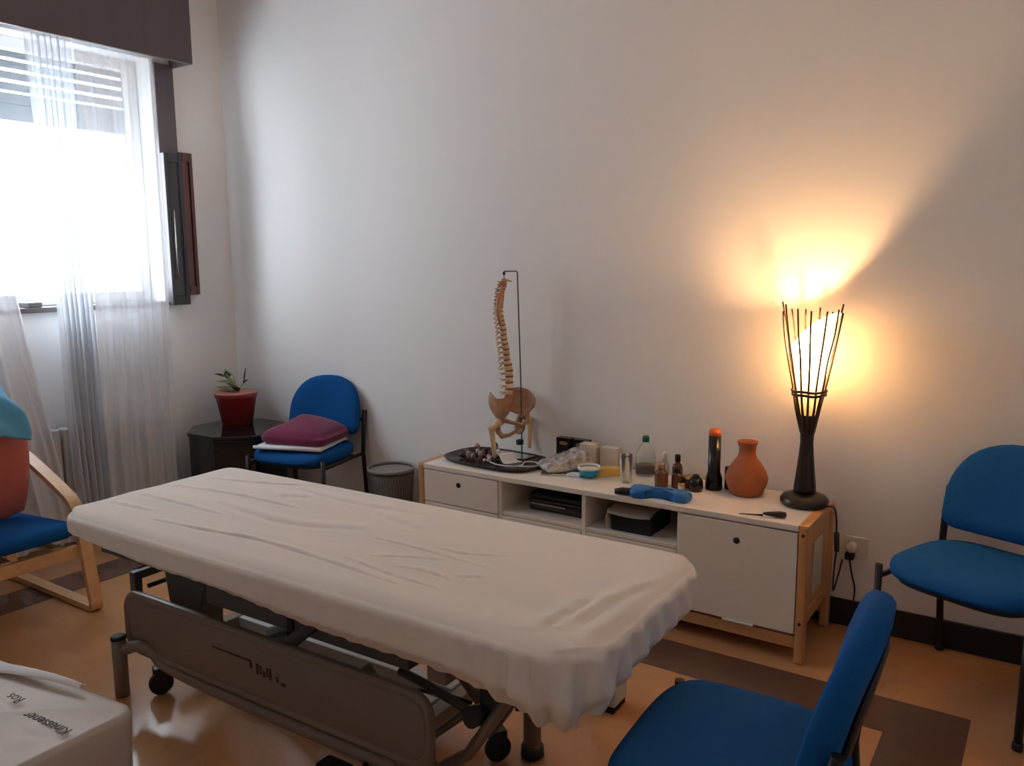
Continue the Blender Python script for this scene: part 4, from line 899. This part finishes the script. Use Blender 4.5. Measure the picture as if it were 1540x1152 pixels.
raw = rrect(HX, HY, 0.13, 24); raw = raw+[raw[0]]; base = []
cum = [0.0]
for a, b in zip(raw[:-1], raw[1:]): cum.append(cum[-1]+math.hypot(b[0]-a[0], b[1]-a[1]))
NP = 640; j = 0
for k in range(NP):
    d = cum[-1]*k/NP
    while cum[j+1] < d: j += 1
    t = (d-cum[j])/max(1e-9, cum[j+1]-cum[j]); base.append((raw[j][0]*(1-t)+raw[j+1][0]*t, raw[j][1]*(1-t)+raw[j+1][1]*t))
def corner_w(x, y):   # weight near the near-right corner
    return math.exp(-(((x-0.93)/0.20)**2 + ((y+0.33)/0.16)**2))
V = []; rings = []
for k in range(110): rings.append(('top', 0.01+0.985*(k/109)))
for k in range(1, 22): rings.append(('side', k/21))
for kind, s in rings:
    for i, (x, y) in enumerate(base):
        if kind == 'top':
            xx, yy = x*s, y*s
            edge = max(0.0, 1-min(HX-abs(xx), HY-abs(yy))/0.05) if s > 0.5 else 0
            V.append((xx, yy, ZTOP + wrinkle(xx, yy)*(1-edge*0.6) - 0.012*edge*edge - 0.02*max(0, xx-0.80)*max(0, xx-0.80)*8))
        else:
            xx, yy = x*0.995, y*0.995
            nx, ny = x-max(-HX+0.13, min(HX-0.13, x)), y-max(-HY+0.13, min(HY-0.13, y)); L = math.hypot(nx, ny) or 1; nx /= L; ny /= L
            cw = corner_w(x, y); rightend = max(0, (x-0.90)/0.08) if x > 0.90 else 0
            drop = 0.085 + 0.030*x/HX - 0.025*max(0, -x/HX-0.5)*2 + 0.040*cw + 0.006*math.sin(7*x) - 0.004*min(1, rightend)
            if y < -0.30: drop += 0.012
            a = min(1.0, s*3.0); r = 0.018
            off = r*math.sin(a*PI/2); dn = 0.012 + r*(1-math.cos(a*PI/2)) + max(0, s-0.333)*drop*1.5
            ar = i*2*PI/NP; fold = s*((0.002+0.008*cw)*math.sin(ar*92+4*s)+(0.002+0.010*cw+0.005*min(1, rightend))*math.sin(ar*57+1.3-5*s)+0.004*cw*math.sin(ar*170))
            tuck = -0.045*max(0, s-0.72)/0.28
            V.append((xx+nx*(off+fold+tuck), yy+ny*(off+fold+tuck), ZTOP - dn + wrinkle(x, y)*0.4*(1-s)))
Fc = []
nr = len(rings)
for r in range(nr-1):
    for k in range(NP): Fc.append((r*NP+k, r*NP+(k+1)%NP, (r+1)*NP+(k+1)%NP, (r+1)*NP+k))
Fc.append(tuple(range(NP)))
sh = MB(); sh.add(V, Fc, True)
so2 = sh.obj('fitted_sheet', SHEET); so2.location = (TC[0], TC[1], 0); so2.rotation_euler = (0, 0, ta)
tag(so2, 'creased off-white fitted sheet stretched over the massage table', 'sheet')

# ------------------------------------------------------------------ birch armchair at the left edge
ac = thing('armchair', 'bentwood birch armchair with blue seat at the left edge by the curtain', 'armchair', (0.75, -1.90, 0.0015))
def ap(x, z, y): return (x-0.75, y+1.90, z)
for y in (-1.595, -2.205):
    path = smooth_path([ap(0.30, 0.66, y), ap(0.50, 0.635, y), ap(0.70, 0.565, y), ap(0.86, 0.500, y), ap(0.925, 0.465, y), ap(0.957, 0.42, y), ap(0.985, 0.34, y), ap(1.02, 0.16, y), ap(1.045, 0.035, y), ap(1.03, 0.015, y), ap(0.98, 0.014, y), ap(0.70, 0.014, y), ap(0.32, 0.014, y)], 5)
    band(path, (0, 0.050, 0), 0.024).obj('side_frame', BIRCH, ac, bevel=0.003)
    band(smooth_path([ap(0.32, 0.03, y), ap(0.30, 0.30, y), ap(0.28, 0.64, y)], 5), (0, 0.048, 0), 0.022).obj('back_support', BIRCH, ac, bevel=0.003)
band([(0.225, -0.279, 0.262), (0.225, 0.279, 0.262)], (0.024, 0, 0), 0.055).obj('front_rail', BIRCH, ac, bevel=0.003)
band([(-0.40, -0.279, 0.20), (-0.40, 0.279, 0.20)], (0.024, 0, 0), 0.055).obj('rear_rail', BIRCH, ac, bevel=0.003)
def sq(u): return u
MB().pad(rrect(0.33, 0.27, 0.05, 6), [(0.02, -0.03), (0.95, -0.03), (0.99, -0.02), (1.0, 0.0), (0.99, 0.02), (0.94, 0.032), (0.5, 0.038), (0.02, 0.038)], M=T(-0.06, 0.0, 0.345, 0, math.radians(-4))).obj('seat_cushion', BLUE, ac)
MB().pad(rrect(0.33, 0.27, 0.06, 6), [(0.02, -0.03), (0.95, -0.03), (0.99, -0.02), (1.0, 0.0), (0.99, 0.02), (0.94, 0.032), (0.5, 0.038), (0.02, 0.038)], M=T(-0.43, 0.0, 0.745, 0, math.radians(-104))).obj('back_cushion', BLUE, ac)
for y in (-0.2, 0.0, 0.2): MB().box(-0.40, 0.22, y-0.02, y+0.02, 0.285, 0.297, M=T(0,0,0)).obj('seat_slat', BIRCH, ac)
# salmon pillow leaning in the armchair
def pillow(hx, hy, th, n=20):
    mb = MB()
    for sg in (1, -1):
        def fn(u, v):
            a, b = 2*u-1, 2*v-1; f = max(0, (1-abs(a)**2.6)*(1-abs(b)**2.6))**0.5
            pin = 1-0.06*(a*a*b*b)
            return (a*hx*(1-0.05*b*b)*pin, b*hy*(1-0.05*a*a)*pin, sg*th*f)
        mb.grid(fn, n, n)
    return mb
pw_ = pillow(0.235, 0.22, 0.085).obj('throw_pillow', SALMON); pw_.location = (0.69, -1.865, 0.61); pw_.rotation_euler = (0, math.radians(-80), 0)
tag(pw_, 'salmon red pillow standing upright on the armchair seat', 'pillow')
# light blue towel draped over the pillow's top
tw = MB()
def twf(u, v):
    b = 2*u-1; a = v
    prof = [(0.135, 0.755), (0.125, 0.80), (0.085, 0.86), (0.03, 0.915), (-0.04, 0.955), (-0.11, 0.975), (-0.14, 0.93)]
    k = a*(len(prof)-1); i = min(int(k), len(prof)-2); t = k-i
    x = prof[i][0]*(1-t)+prof[i+1][0]*t; z = prof[i][1]*(1-t)+prof[i+1][1]*t
    fold = 0.006*math.sin(7*b+4*a)+0.007*math.sin(14*a+3*b)
    return (0.69+x+fold*0.6, -1.855+0.16*b+0.01*math.sin(8*a), z+fold+0.014-0.03*abs(b)**3)
to = tw.grid(twf, 24, 30).obj('blue_towel', LBLUE, solid=0.012); tag(to, 'light blue towel draped over the top of the salmon pillow', 'towel')

# ------------------------------------------------------------------ white printed bag at the lower left corner
bg_ = thing('paper_bag', 'large white paper bag with dark lettering at the lower left corner', 'bag', (2.10, -2.62, 0.0015), math.radians(3))
def bz(x, y): return 0.335 + 0.012*math.sin(7*x+2*y) + 0.010*math.sin(11*y-5*x) - 0.05*max(0, -x-0.1)
bo_ = rrect(0.42, 0.31, 0.03, 6)
MB().pad(bo_, [(0.05, 0.0), (0.97, 0.0), (0.98, 0.05), (0.985, 0.15), (0.99, 0.27), (1.0, lambda x, y: bz(x,y)-0.012), (0.985, lambda x, y: bz(x,y)+0.004), (0.95, bz), (0.8, bz), (0.6, bz), (0.4, bz), (0.2, bz), (0.03, bz)]).obj('bag_body', PAPERBAG, bg_)
MB().grid(lambda u, v: (-0.40+0.62*u, 0.300-0.075*v*(1-0.75*u), bz(-0.40+0.62*u, 0.29)+0.003+0.010*math.sin(PI*v)), 14, 6).obj('folded_flap', WHITECL, bg_, solid=0.0015)
for body, lx_, ly_ in (('Kinessener', 0.385, 0.165), ('Ros', 0.155, 0.180)):
    me = text_mesh(body, 0.040, 'lettering'); me.materials.append(INK)
    o = bpy.data.objects.new('lettering', me); COL.objects.link(o); o.parent = bg_
    o.location = (lx_, ly_, bz(lx_-0.08, ly_)+0.006); o.rotation_euler = (0, 0, math.radians(180+2))
